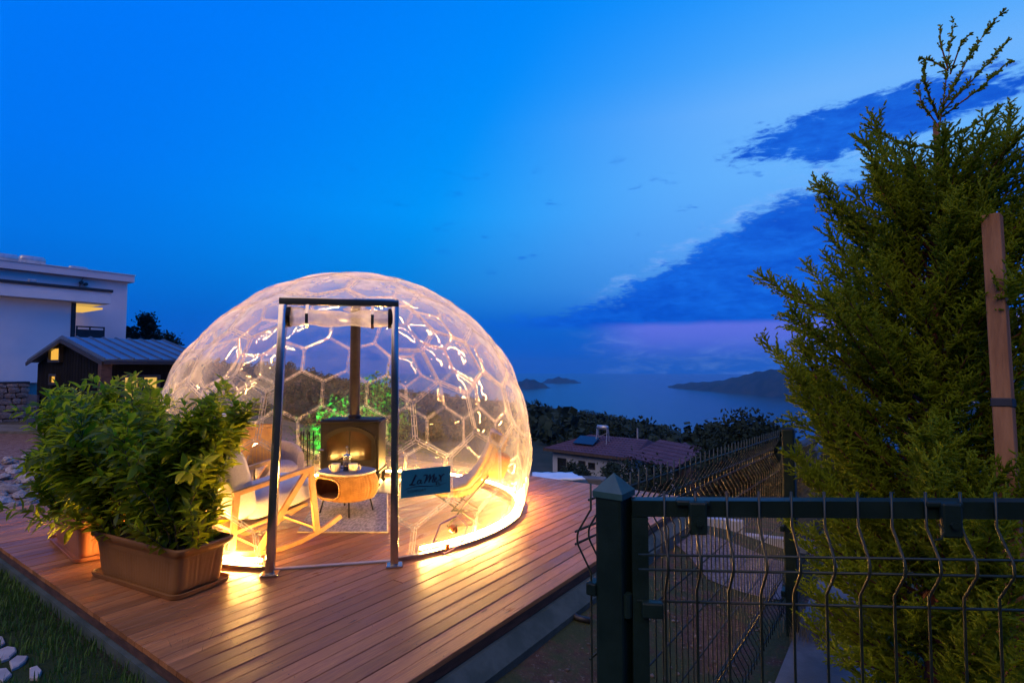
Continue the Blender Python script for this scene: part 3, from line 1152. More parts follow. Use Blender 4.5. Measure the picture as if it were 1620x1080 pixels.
bs.build('support', M['plinth'], o)
# ------------------------------------------------------------------ deck
deck = thing('wooden_deck', 'reddish brown plank deck carrying the lit dome and the planters', 'deck', deckp(0, 0), math.atan2(D1.y, D1.x))
NPL = 58
pw = LEN2 / NPL
mb = MB()
# plank profile with eased top edges, swept along x, slightly irregular
prof = [(-0.5 * pw + 0.0016, -0.028), (-0.5 * pw + 0.0016, -0.003), (-0.5 * pw + 0.0045, 0.0), (0.5 * pw - 0.0045, 0.0), (0.5 * pw - 0.0016, -0.003), (0.5 * pw - 0.0016, -0.028)]
mb.prism([(0, p[0], p[1]) for p in prof], (1, 0, 0))
plank_me = mb.mesh('plank')
plank_me.materials.append(M['plank'])
for i in range(NPL):
    cuts = [0.0, LEN1]
    if rng.random() < 0.55:          # board made of two lengths butted over a joist
        cuts.insert(1, 0.3 + int(rng.integers(2, 7)) * (LEN1 - 0.6) / 8)
    for c0_, c1_ in zip(cuts[:-1], cuts[1:]):
        o = link('plank', plank_me, deck)
        o.location = (c0_ + rng.uniform(0.0005, 0.002), pw * (i + 0.5), rng.uniform(-0.0014, 0.0014))
        o.scale = (c1_ - c0_ - 0.003, 1, 1)
mb = MB()
for i in range(9):
    x = 0.3 + i * (LEN1 - 0.6) / 8
    mb.box((x, LEN2 / 2, -0.057), (0.07, LEN2 - 0.12, 0.055))
mb.build('joist', M['fascia'], deck)
mb = MB()
mb.box((LEN1 / 2, 0.02, -0.057), (LEN1 - 0.06, 0.03, 0.056), bev=0.004)
mb.build('fascia_board', M['fascia'], deck)
mb = MB()
mb.box((0.02, LEN2 / 2 + 0.04, -0.057), (0.03, LEN2 - 0.03, 0.056), bev=0.004)
mb.build('fascia_board', M['fascia'], deck)
# screw heads, two per joist and plank
sv, sf = [], []
for i in range(NPL):
    for j in range(9):
        for q in (-0.028, 0.028):
            c = np.array([0.3 + j * (LEN1 - 0.6) / 8 + rng.uniform(-0.01, 0.01), pw * (i + 0.5) + q, 0.0016])
            ang = np.arange(6) * math.pi / 3
            sv.append(c + np.stack([0.0038 * np.cos(ang), 0.0038 * np.sin(ang), np.zeros(6)], -1))
n_ = len(sv)
sf = (np.arange(n_)[:, None] * 6 + np.array([[0, 1, 2, 3]])).reshape(-1, 4)
sf = np.vstack([sf, (np.arange(n_)[:, None] * 6 + np.array([[0, 3, 4, 5]]))])
o = np_mesh('screw_heads', np.vstack(sv), sf, M['dark_trim'], deck)
o['kind'] = 'stuff'

# concrete base that shows below the boards
mb = MB()
EL, ER = 0.02, 0.11


def sloped_base(a0, a1, b0, b1):
    mb.add([deckp(a0 - EL, b0 - ER, -0.5), deckp(a1 + EL, b0 - ER, -0.5), deckp(a1 + EL, b1 + EL, -0.5), deckp(a0 - EL, b1 + EL, -0.5),
            deckp(a0 - EL, b0 - ER, -0.165), deckp(a1 + EL, b0 - ER, -0.165), deckp(a1 + EL, b1 + EL, -0.135), deckp(a0 - EL, b1 + EL, -0.135),
            deckp(a0 - .02, b0 - .02, -0.088), deckp(a1 + .02, b0 - .02, -0.088), deckp(a1 + .02, b1 + .02, -0.088), deckp(a0 - .02, b1 + .02, -0.088)],
           [(0, 1, 5, 4), (1, 2, 6, 5), (2, 3, 7, 6), (3, 0, 4, 7), (4, 5, 9, 8), (5, 6, 10, 9), (6, 7, 11, 10), (7, 4, 8, 11), (8, 9, 10, 11), (0, 3, 2, 1)])


sloped_base(0, LEN1, 0, LEN2)
tag(mb.build('deck_foundation', M['plinth']), 'grey concrete foundation sloping out below the edge of the plank deck', 'foundation')

# ------------------------------------------------------------------ buildings on the left
WALLN = -D2                                  # faces look towards the camera's right


def white_building():
    root = thing('white_building', 'modern white flat-roofed building with an overhanging roof and a lit balcony', 'building', (0, 0, 0))
    E = P(110, 560, 20.0)                     # right end of the front wall
    E.z = 0
    zt = P(110, 478, 20.0).z
    zb = P(110, 604, 20.0).z
    wall = MB()
    c = E - D1 * 6 + D2 * 2.2
    wall.box((c.x, c.y, (zt + zb) / 2), (12, 4.4, zt - zb), (D1, D2, UP))
    wall.build('wall', M['white_wall'], root)
    tr = MB()
    q = E + D1 * 0.07 + D2 * 0.06
    tr.box((q.x, q.y, (zt + zb) / 2), (0.14, 0.16, zt - zb - 0.02), (D1, D2, UP))
    tr.build('corner_column', M['dark_trim'], root)
    # overhanging roof slab
    sl = MB()
    c = E - D1 * 5.4 + D2 * 2.05
    sl.box((c.x, c.y, zt + 0.23), (13.0, 4.9, 0.44), (D1, D2, UP), 0.01)
    sl.build('roof_slab', M['white_wall'], root)
    ed = MB()
    c2 = E - D1 * 5.4 + D2 * 2.05
    ed.box((c2.x, c2.y, zt + 0.50), (13.1, 5.0, 0.10), (D1, D2, UP))
    ed.build('roof_edge', M['dark_trim'], root)
    # recess with balcony
    b0 = E + D1 * 0.2
    ceil = MB()
    cz = P(135, 488, 20.6).z
    c = E + D1 * 0.65 + D2 * 1.5
    ceil.box((c.x, c.y, cz + 0.05), (0.9, 2.2, 0.06), (D1, D2, UP))
    ceil.build('glowing_ceiling', M['lit_room'], root)  # ceiling glows by itself, standing in for the light on the balcony
    rl = MB()
    rz0, rz1 = P(135, 541, 20.5).z, P(135, 517, 20.5).z
    c = E + D1 * 0.62 + D2 * 0.10
    rl.box((c.x, c.y, (rz0 + rz1) / 2 - 0.05), (0.86, 0.04, rz1 - rz0 - 0.1), (D1, D2, UP))
    rl.beam([c - D1 * 0.43 + UP * rz1, c + D1 * 0.47 + UP * rz1], 0.05, 0.05)
    for s_ in (-0.4, 0.0, 0.45):
        p = c + D1 * s_
        rl.box((p.x, p.y, (rz0 + rz1) / 2), (0.04, 0.05, rz1 - rz0), (D1, D2, UP))
    rl.build('balcony_railing', M['dark_trim'], root)
    fl = MB()
    c = E + D1 * 0.62 + D2 * 1.2
    fl.box((c.x, c.y, rz0 - 0.12), (0.98, 2.4, 0.2), (D1, D2, UP))
    fl.build('balcony_floor', M['white_wall'], root)
    # little loudspeaker-like lamp on the roof edge
    v = MB()
    p = P(51, 445, 19.0)
    v.box(p, (0.22, 0.2, 0.14), (D1, D2, UP), 0.02)
    v.build('roof_vent', M['tank'], root)

    root2 = thing('pale_building', 'tall pale pinkish building with a parapet behind the white one', 'building', (0, 0, 0))
    E2 = P(200, 500, 24.0)
    E2.z = 0
    zt2, zb2 = P(200, 447, 24.0).z, P(200, 640, 24.0).z
    w = MB()
    c = E2 - D1 * 8 + D2 * 3.5
    w.box((c.x, c.y, (zt2 + zb2) / 2), (16, 7, zt2 - zb2), (D1, D2, UP))
    w.build('wall', M['pink_wall'], root2)
    pr = MB()
    c = E2 - D1 * 7.95 + D2 * 3.45
    pr.box((c.x, c.y, zt2 + 0.16), (16.3, 7.3, 0.30), (D1, D2, UP), 0.01)
    pr.build('parapet', M['pink_wall'], root2)
    ln = MB()
    c = E2 - D1 * 7.95 + D2 * 3.45
    ln.box((c.x, c.y, zt2 + 0.325), (16.36, 7.36, 0.03), (D1, D2, UP))
    ln.build('coping', M['white_wall'], root2)
    for (px, py) in ((120, 449), (130, 451)):
        lm = MB()
        p = P(px, py, 22.9) + WALLN * 0.0
        s_ = (p - E2).dot(D1)
        p = E2 + D1 * s_ + WALLN * 0.06 + UP * p.z
        lm.cyl(p, p + WALLN * 0.12, 0.07, n=10)
        lm.build('wall_lamp', M['dark_trim'], root2)
    cb = MB()
    p = E2 + D1 * ((P(124, 440, 23) - E2).dot(D1)) + WALLN * 0.03
    cb.tube([p + UP * zt2, p + UP * (zt2 - 0.25) - D1 * 0.1, p + UP * (zt2 - 0.45) - D1 * 0.12], 0.012, 5)
    cb.build('cable', M['dark_trim'], root2)
    # water tanks lying on the roof
    for (px, py, rr_, ll, lb) in ((6, 408, 0.20, 0.9, 'grey cylindrical water tank on the pale roof, at the picture edge'),
                                  (51, 412, 0.19, 0.8, 'grey cylindrical water tank on the pale roof, middle of the three'),
                                  (124, 425, 0.10, 0.6, 'small flat water tank on the pale roof, nearest its right corner')):
        p = P(px, py, 23.4)
        t = thing('water_tank', lb, 'water tank', (p.x, p.y, p.z), math.atan2(D1.y, D1.x), 'water tanks on the roof')
        mbt = MB()
        prof = [(0.001, -ll / 2 - 0.05), (rr_ * 0.7, -ll / 2 - 0.03), (rr_, -ll / 2 + 0.04), (rr_, ll / 2 - 0.04), (rr_ * 0.7, ll / 2 + 0.03), (0.001, ll / 2 + 0.05)]
        mbt.lathe(prof, n=16)
        mbt.v = [(z, x, y) for (x, y, z) in mbt.v]
        mbt.build('tank', M['tank'], t, True)
        gap = p.z - (zt2 + 0.34)
        for s_ in (-0.3, 0.3):
            st = MB()
            st.box((s_ * ll, 0, -gap / 2 - rr_ * 0.4), (0.06, rr_ * 1.6, max(gap - rr_ * 0.2, 0.1)))
            st.build('cradle', M['dark_trim'], t)
    return zb, E


WB_Z, WB_E = white_building()


def stone_wall():
    """retaining wall under the white building, stones laid one by one in courses"""
    root = thing('stone_retaining_wall', 'rough stone retaining wall under the white building', 'wall', (0, 0, 0))
    A0 = P(44, 640, 18.6)
    base = Vector((A0.x, A0.y, 0))
    zt, zb = P(20, 607, 18.1).z, th(A0.x, A0.y) - 0.2
    L = 3.4
    core = MB()
    c = base - D1 * (L / 2) + D2 * 0.26
    core.box((c.x, c.y, (zt + zb) / 2 - 0.03), (L, 0.44, zt - zb - 0.06), (D1, D2, UP))
    core.build('mortar_core', M['mortar'], root)
    cap = MB()
    c = base - D1 * (L / 2) + D2 * 0.24
    cap.box((c.x, c.y, zt + 0.03), (L + 0.05, 0.58, 0.07), (D1, D2, UP), 0.01)
    cap.build('coping', M['dark_trim'], root)
    protos = []
    for kx in range(5):
        bm = bmesh.new()
        bmesh.ops.create_cube(bm, size=1)
        bmesh.ops.subdivide_edges(bm, edges=bm.edges[:], cuts=1, use_grid_fill=True)
        for v in bm.verts:
            l = v.co.length
            v.co *= (0.62 / l) ** 0.28
            v.co += Vector(rng.uniform(-0.06, 0.06, 3))
        me = bpy.data.meshes.new('stone')
        bm.to_mesh(me)
        bm.free()
        me.materials.append(M['stone'])
        protos.append(me)
    z = zb + 0.1
    ry = math.atan2(D1.y, D1.x)
    while z < zt - 0.02:
        hh = rng.uniform(0.16, 0.24)
        hh = min(hh, zt - z)
        s_ = -0.02
        while s_ < L - 0.05:
            w_ = rng.uniform(0.2, 0.42)
            o = link('stone', protos[rng.integers(5)], root)
            p = base - D1 * (s_ + w_ / 2) + WALLN * rng.uniform(-0.02, 0.02)
            o.location = (p.x, p.y, z + hh / 2)
            o.rotation_euler = (rng.uniform(-.05, .05), rng.uniform(-.05, .05), ry)
            o.scale = (w_ * 0.93, 0.20, hh * 0.92)
            s_ += w_
        z += hh


stone_wall()


def cabin():
    root = thing('black_cabin', 'small black timber cabin with grey metal roof and lit yellow windows', 'cabin', (0, 0, 0))
    Cn = P(168, 569, 13.3)                 # near right eave corner
    base = Vector((Cn.x, Cn.y, 0))
    ze = Cn.z
    Wd, L = 6.0, 2.4
    zr = ze + 0.60
    zb = th(Cn.x, Cn.y) - 0.15
    ins = 0.12
    # gable wall (faces along -D1) made of vertical boards
    body = MB()
    p0 = base + D1 * (ins + 0.04) + D2 * ins
    poly = [p0 + UP * zb, p0 + D2 * (Wd - 2 * ins) + UP * zb, p0 + D2 * (Wd - 2 * ins) + UP * (ze - 0.05), p0 + D2 * (Wd / 2 - ins) + UP * (zr - 0.08), p0 + UP * (ze - 0.05)]
    body.prism(poly, D1 * (L - 2 * ins - 0.08))
    body.build('wall', M['black_clad'], root)
    nb_ = 26
    bw = (Wd - 2 * ins) / nb_
    for i in range(nb_):
        t = (i + 0.5) / nb_
        zt = ze - 0.06 + (zr - ze) * (1 - abs(2 * t - 1)) - 0.03
        m_ = MB()
        q = base + D1 * (ins + 0.03) + D2 * (ins + bw * (i + 0.5))
        m_.box((q.x, q.y, (zb + zt) / 2), (0.03, bw - 0.02, zt - zb), (D1, D2, UP))
        m_.build('cladding_board', M['black_clad'], root)
    # roof: two slopes with standing seams
    ov = 0.08
    for side in (0, 1):
        mbr, sm = MB(), MB()
        e0 = base - D1 * ov + (D2 * (-ov) if side == 0 else D2 * (Wd + ov)) + UP * (ze - 0.04)
        r0 = base - D1 * ov + D2 * (Wd / 2) + UP * zr
        ll = L + 2 * ov
        nn = (r0 - e0).cross(D1).normalized()
        if nn.z < 0:
            nn = -nn
        mbr.prism([e0, e0 + D1 * ll, r0 + D1 * ll, r0], nn * 0.06)
        rf = mbr.build('roof', M['metal_roof'], root)
        ns = 8
        for i in range(ns + 1):
            d_ = D1 * (0.02 + (ll - 0.04) * i / ns)
            sm = MB()
            sm.beam([e0 + d_ + nn * 0.075, r0 + d_ + nn * 0.075], 0.025, 0.045, nn)
            sm.build('standing_seam', M['metal_roof'], rf)
        ver = MB()
        ver.beam([e0 - D1 * 0.02 - nn * 0.05, r0 - D1 * 0.02 - nn * 0.05], 0.03, 0.10, nn)
        ver.build('bargeboard', M['dark_trim'], root)
    gut = MB()
    g0 = base - D1 * ov - D2 * (ov + 0.04) + UP * (ze - 0.07)
    gut.beam([g0, g0 + D1 * (L + 2 * ov)], 0.08, 0.08)
    gut.build('gutter', M['dark_trim'], root)

    def gable_pt(px, py):
        u, v = (px - 810) / FPX, (540 - py) / FPX
        d = Vector((u, math.cos(PITCH) - math.sin(PITCH) * v, math.sin(PITCH) + math.cos(PITCH) * v))
        o_ = base + D1 * ins - Vector((0, 0, EYE))
        t = o_.dot(D1) / d.dot(D1)
        return Vector((0, 0, EYE)) + d * t

    for (x0, x1, y0, y1, nm) in ((82, 98, 552, 569, 'window'), (83, 92, 595, 605, 'window')):
        a, b, c = gable_pt(x0, y0), gable_pt(x1, y0), gable_pt(x1, y1)
        w_, h_ = (b - a).length, abs(a.z - c.z)
        cc_ = (a + c) / 2
        rect_windows(root, Vector((cc_.x, cc_.y, 0)), D2, -D1, [(0, cc_.z, w_, h_)], M['dark_trim'], M['lit_window'])
    # lit window wall on the long side
    def side_pt(px, py):
        u, v = (px - 810) / FPX, (540 - py) / FPX
        d = Vector((u, math.cos(PITCH) - math.sin(PITCH) * v, math.sin(PITCH) + math.cos(PITCH) * v))
        o_ = base + D2 * ins - Vector((0, 0, EYE))
        t = o_.dot(WALLN) / d.dot(WALLN)
        return Vector((0, 0, EYE)) + d * t
    for (x0, x1) in ((196, 220), (222, 246)):
        a, c = side_pt(x0, 597), side_pt(x1, 640)
        w_, h_ = Vector((c.x - a.x, c.y - a.y)).length, abs(a.z - c.z)
        cc_ = (a + c) / 2
        rect_windows(root, Vector((cc_.x, cc_.y, 0)), D1, WALLN, [(0, cc_.z, w_, h_)], M['dark_trim'], M['lit_room'])
    tn = MB()
    q = base - D1 * 0.0 + D2 * 0.05
    tn.box((q.x + 0.0, q.y, (zb + ze) / 2 - 0.05), (0.22, 0.22, ze - zb - 0.1), (D1, D2, UP))
    tn.build('corner_post', M['fascia'], root)
    # blue door with a slanting rail
    dq = gable_pt(56, 650)
    dm = MB()
    zt_ = gable_pt(56, 624).z
    dm.box(Vector((dq.x, dq.y, (zt_ + zb) / 2 + 0.05)) - D1 * 0.06, (0.05, 0.95, zt_ - zb - 0.1), (D1, D2, UP))
    M['blue_door'] = pbr('blue_door_paint', (0.03, 0.05, 0.12), (0.05, 0.08, 0.17), 4, 0.5)
    dr = dm.build('door', M['blue_door'], root)
    hr = MB()
    hr.beam([Vector((dq.x, dq.y, zt_ - 0.35)) - D1 * 0.1 - D2 * 0.4, Vector((dq.x, dq.y, zb + 0.75)) - D1 * 0.1 + D2 * 0.2], 0.03, 0.03)
    hr.build('handle_bar', M['tank'], dr)


cabin()

# pale path in front of the cabin
mb = MB()
q = [G(-60, 689, -0.40), G(150, 689, -0.44), G(150, 680, -0.44), G(-60, 679, -0.40)]
mb.prism([Vector((p.x, p.y, th(p.x, p.y) - 0.05)) for p in q], (0, 0, 0.13))
struct('path', mb.build('path', M['concrete']))

# ------------------------------------------------------------------ footpath, kerb and gravel by the fence
GP = G(970, 900, 0)                             # direction only
POST0 = P(971, 757, 1.5)
POST0.z = 0
FD = Vector((0.576, 0.8175, 0)).normalized()    # line of the fence
FN = Vector((-FD.y, FD.x, 0))                   # towards the deck
SLOPE = 0.045


def fpt(s, off=0.0, z=0.0):
    return POST0 + FD * s + FN * off + UP * z


mb = MB()
rows = []
for i in range(25):
    s_ = -1.0 + i * 0.5
    row = []
    for j in range(4):
        off = -0.02 - j * 0.16
        p = fpt(s_, off)
        row.append(Vector((p.x, p.y, th(p.x, p.y) + 0.04 + 0.004 * math.sin(s_ * 3 + j))))
    rows.append(row)
mb.grid(rows)
struct('footpath', mb.build('footpath', M['concrete'], None, True))
mb = MB()
g0, g1 = G(1075, 819, -0.42), G(1290, 846, -0.45)
kd = (g1 - g0)
kd.z = 0
kl = kd.length
kd.normalize()
nk = int(kl / 0.5)
kroot = thing('kerb', 'pale concrete kerb line seen through the wire fence', 'kerb', (0, 0, 0))
for i in range(nk):
    p = g0 + kd * ((i + 0.5) * kl / nk)
    m_ = MB()
    m_.box((p.x, p.y, th(p.x, p.y) + 0.03), (kl / nk - 0.01, 0.10, 0.16), (kd, Vector((-kd.y, kd.x, 0)), UP), 0.008)
    m_.build('kerb_stone', M['house_wall'], kroot)
q = [G(1030, 850, -0.4), G(1240, 870, -0.4), G(1236, 945, -0.4), G(1120, 930, -0.4)]
rows = []
for i in range(13):
    row = []
    for j in range(13):
        p = q[0].lerp(q[1], j / 12).lerp(q[3].lerp(q[2], j / 12), i / 12)
        row.append(Vector((p.x, p.y, th(p.x, p.y) + 0.012)))
    rows.append(row)
mb = MB()
mb.grid(rows)
struct('gravel_path', mb.build('gravel_path', M['gravel'], None, True))

# ------------------------------------------------------------------ welded wire fence and gate
def vbend(zt, folds, zb, amp):
    """vertical wire profile (offset, z) with v-folds centred at the given heights"""
    pts = [(0, zt)]
    for fz in folds:
        pts += [(0, fz + 0.085), (amp * 0.92, fz + 0.02), (amp, fz + 0.008), (amp, fz - 0.008), (amp * 0.92, fz - 0.02), (0, fz - 0.085)]
    pts.append((0, zb))
    return pts


WIRE_R = 0.0030
PITCH_W = 0.067


def fence_panel(root, s0, s1, top, drop, bend_dir):
    """top = z of the tips at s0; the panel follows the slope of the ground"""
    prof = vbend(0, (-0.155, -1.13), -1.285, 0.042)
    m_ = MB()
    m_.tube([FN * (o_ * bend_dir) + UP * z for o_, z in prof], WIRE_R, 5)
    me = m_.mesh('vertical_wire', True)
    me.materials.append(M['wire'])
    n = int((s1 - s0) / PITCH_W)
    for i in range(n + 1):
        s_ = s0 + i * (s1 - s0) / n
        o = link('vertical_wire', me, root)
        o.location = fpt(s_, 0.055, top - drop * (s_ - s0))
    m_ = MB()
    L = s1 - s0
    m_.tube([(0, 0, 0), FD * L - UP * drop * L], WIRE_R * 1.15, 5)
    mh = m_.mesh('horizontal_wire', True)
    mh.materials.append(M['wire'])
    for (z, off) in ((-0.045, 0), (-0.138, 0.042), (-0.172, 0.042), (-0.285, 0), (-0.47, 0), (-0.655, 0), (-0.84, 0), (-1.02, 0), (-1.113, 0.042), (-1.147, 0.042), (-1.26, 0)):
        o = link('horizontal_wire', mh, root)
        o.location = fpt(s0, 0.055 + off * bend_dir + 0.006, top + z)


fence = thing('wire_fence', 'dark green welded wire fence running downhill from the gate post', 'fence', (0, 0, 0))
S2 = (Vector((P(1246, 700, 3.91).x, 3.91, 0)) - POST0).dot(FD)
top0 = P(1000, 757, 1.62).z
fence_panel(fence, -0.03, S2 - 0.03, top0 + 0.01, SLOPE, 1)
fence_panel(fence, S2 + 0.06, S2 + 2.55, top0 - SLOPE * S2 - 0.14, SLOPE, 1)
fence_panel(fence, S2 + 2.62, S2 + 5.1, top0 - SLOPE * (S2 + 2.6) - 0.32, SLOPE, 1)
for i, s_ in enumerate((S2, S2 + 2.58, S2 + 5.16)):
    tz = top0 - SLOPE * s_ - (0, 0.12, 0.3)[i] + 0.02
    m_ = MB()
    bz = th(*fpt(s_)[:2]) - 0.1
    c = fpt(s_)
    m_.box((c.x, c.y, (tz + bz) / 2), (0.08, 0.08, tz - bz), (FD, FN, UP), 0.008)
    po = m_.build('fence_post', M['green_paint'], fence)
    cp = MB()
    cp.add([c + FD * 0.044 + FN * 0.044 + UP * tz, c - FD * 0.044 + FN * 0.044 + UP * tz, c - FD * 0.044 - FN * 0.044 + UP * tz, c + FD * 0.044 - FN * 0.044 + UP * tz, c + UP * (tz + 0.04)],
           [(0, 1, 4), (1, 2, 4), (2, 3, 4), (3, 0, 4), (3, 2, 1, 0)])
    cp.build('post_cap', M['green_paint'], po)
    for dz in (0.16, 0.7, 1.15):
        cl = MB()
        q = c + FN * 0.05
        cl.box((q.x, q.y, tz - dz), (0.10, 0.03, 0.04), (FD, FN, UP), 0.005)
        cl.build('clamp', M['green_paint'], po)

# gate post
gp = thing('gate_post', 'dark green square gate post with pyramid cap and bent wire end beside it', 'post', (POST0.x, POST0.y, 0))
tz = P(970, 782, 1.46).z
bz = th(POST0.x, POST0.y) - 0.3
m_ = MB()
m_.box((0, 0, (tz + bz) / 2), (0.078, 0.078, tz - bz), (FD, FN, UP), 0.009)
m_.build('tube', M['green_paint'], gp)
cp = MB()
h_ = 0.043
cp.add([FD * h_ + FN * h_ + UP * (tz - 0.012), -FD * h_ + FN * h_ + UP * (tz - 0.012), -FD * h_ - FN * h_ + UP * (tz - 0.012), FD * h_ - FN * h_ + UP * (tz - 0.012),
        FD * h_ + FN * h_ + UP * (tz + 0.004), -FD * h_ + FN * h_ + UP * (tz + 0.004), -FD * h_ - FN * h_ + UP * (tz + 0.004), FD * h_ - FN * h_ + UP * (tz + 0.004), UP * (tz + 0.050)],
       [(0, 1, 5, 4), (1, 2, 6, 5), (2, 3, 7, 6), (3, 0, 4, 7), (4, 5, 8), (5, 6, 8), (6, 7, 8), (7, 4, 8)])
M['cap_paint'] = pbr('green_cap_plastic', (0.02, 0.07, 0.075), (0.03, 0.09, 0.09), 20, 0.42, bump=0.1)
cp.build('post_cap', M['cap_paint'], gp)
for dz in (0.20, 0.75):
    cl = MB()
    q = FN * 0.05
    cl.box((q.x, q.y, tz - dz - 0.06), (0.09, 0.03, 0.035), (FD, FN, UP), 0.005)
    cl.build('clamp', M['green_paint'], gp)

# gate: welded mesh in a tube frame
GD = Vector((0.9925, -0.12, 0.0)).normalized()
GN = Vector((GD.y, -GD.x, 0))                     # towards the camera
g_org = P(1011, 801, 1.475)
gate = thing('metal_gate', 'dark green wire mesh gate with a thick top rail in the foreground', 'gate', g_org, math.atan2(GD.y, GD.x))
GL, GH, RISE = 1.45, 1.30, 0.025


def gl(s_, off, z):
    """gate-local point: along, towards the camera, up"""
    return Vector((s_, -off, z + RISE * s_))


m_ = MB()
m_.beam([gl(-0.02, 0, 0), gl(GL, 0, 0)], 0.042, 0.042)
soft(m_.build('top_rail', M['green_paint'], gate), 30)
m_ = MB()
m_.beam([gl(-0.02, 0, -GH), gl(GL, 0, -GH)], 0.042, 0.042)
m_.build('bottom_rail', M['green_paint'], gate)
for s_ in (0.0, GL):
    m_ = MB()
    m_.beam([gl(s_, 0, -0.023), gl(s_, 0, -GH + 0.023)], 0.042, 0.042, (0, 1, 0))
    m_.build('stile', M['green_paint'], gate)
prof = vbend(0.046, (-0.125, -1.0), -GH, 0.050)
m_ = MB()
m_.tube([gl(0, 0.026 + o_, z) for o_, z in prof], 0.0034, 6)
me = m_.mesh('vertical_wire', True)
me.materials.append(M['wire'])
for i in range(19):
    o = link('vertical_wire', me, gate)
    s_ = 0.062 + i * 0.0790
    o.location = gl(s_, 0, 0) - gl(0, 0, 0)
m_ = MB()
m_.tube([gl(-0.01, 0.026, 0), gl(GL, 0.026, 0)], 0.0036, 6)
mh = m_.mesh('horizontal_wire', True)
mh.materials.append(M['wire'])
for (z, off) in ((-0.103, 0.05), (-0.140, 0.05), (-0.238, 0), (-0.452, 0), (-0.66, 0), (-0.87, 0), (-1.0, 0.05)):
    o = link('horizontal_wire', mh, gate)
    o.location = (0, -off + 0.0065, z)
for s_ in (0.135, 0.735):
    m_ = MB()
    m_.box(gl(s_, 0.018, 0.016), (0.085, 0.03, 0.016), bev=0.005)
    m_.box(gl(s_ + 0.01, 0.034, -0.020), (0.046, 0.018, 0.085), bev=0.006)
    m_.cyl(gl(s_ + 0.01, 0.040, -0.030), gl(s_ + 0.01, 0.052, -0.030), 0.009, n=6)
    m_.tube([gl(s_ - 0.02, 0.038, -0.028), gl(s_ - 0.012, 0.045, -0.045), gl(s_ - 0.020, 0.046, -0.062), gl(s_ - 0.034, 0.044, -0.066)], 0.003, 5)
    m_.build('clamp', M['green_paint'], gate)
m_ = MB()
m_.box(gl(0.028, 0.028, -0.255), (0.055, 0.03, 0.04), bev=0.005)
m_.cyl(gl(-0.035, 0.02, -0.28), gl(-0.035, 0.02, -0.22), 0.012, n=10)
m_.build('hinge', M['green_paint'], gate)
# ------------------------------------------------------------------ dome
DT = Vector((0.980, 0.200, 0)).normalized()        # along the doorway (to the right)
DO = Vector((DT.y, -DT.x, 0))                      # out of the doorway, to the camera
DOORMID = Vector((-1.29, 4.00, 0))
W0, W1 = 1.80, 1.60                                # door frame distance from the centre, bottom and top
DC = DOORMID - DO * W0
DR, HC = 1.85, 0.60
RB = math.sqrt(DR * DR - HC * HC)
DOOR_H = 1.97
HALF = 0.425
M['film'] = film_mat('clear_panel', 0.050, 0.80, 0.035, 0.05, 1.1)
M['seam'] = film_mat('clear_seam', 0.34, 0.5, 0.08, 0.0)
M['sheet'] = film_mat('clear_sheet', 0.05, 0.40, 0.04, 0.5, 6.0)
M['roll'] = film_mat('rolled_film', 0.40, 0.5, 0.08, 0.8, 9.0)
M['bolt'] = pbr('bolt_metal', (0.35, 0.33, 0.30), rough=0.35, metal=0.9)
dome = thing('transparent_dome', 'clear plastic dome of hexagon panels glowing on the plank deck', 'dome', DC)
DOME_ROT = R_(12)


def goldberg():
    bm = bmesh.new()
    bmesh.ops.create_icosphere(bm, subdivisions=3, radius=1)
    rot = Matrix.Rotation(DOME_ROT, 3, 'Z')
    out = []
    for v in bm.verts:
        c = (rot @ v.co).normalized()
        fc_ = [(rot @ f.calc_center_median()).normalized() for f in v.link_faces]
        x = c.orthogonal().normalized()
        y = c.cross(x)
        fc_.sort(key=lambda p: math.atan2(p.dot(y), p.dot(x)))
        out.append((c, fc_))
    bm.free()
    return out


def in_door(p):
    return abs(p.dot(DT)) < HALF + 0.02 and p.z < DOOR_H + 0.01 and p.dot(DO) > 0.3


def clip_dome(bm, door=True):
    def bis(co, no, clear=False):
        bmesh.ops.bisect_plane(bm, geom=bm.verts[:] + bm.edges[:] + bm.faces[:], plane_co=co, plane_no=no, clear_inner=clear, dist=1e-5)
    bis((0, 0, 0.028), (0, 0, 1), True)
    if door and any(abs(v.co.dot(DT)) < HALF + 0.5 and v.co.z < DOOR_H + 0.4 and v.co.dot(DO) > 0.3 for v in bm.verts):
        bis(DT * (HALF + 0.02), DT)
        bis(-DT * (HALF + 0.02), DT)
        bis((0, 0, DOOR_H + 0.01), (0, 0, 1))
        dead = [f for f in bm.faces if in_door(f.calc_center_median())]
        bmesh.ops.delete(bm, geom=dead, context='FACES')


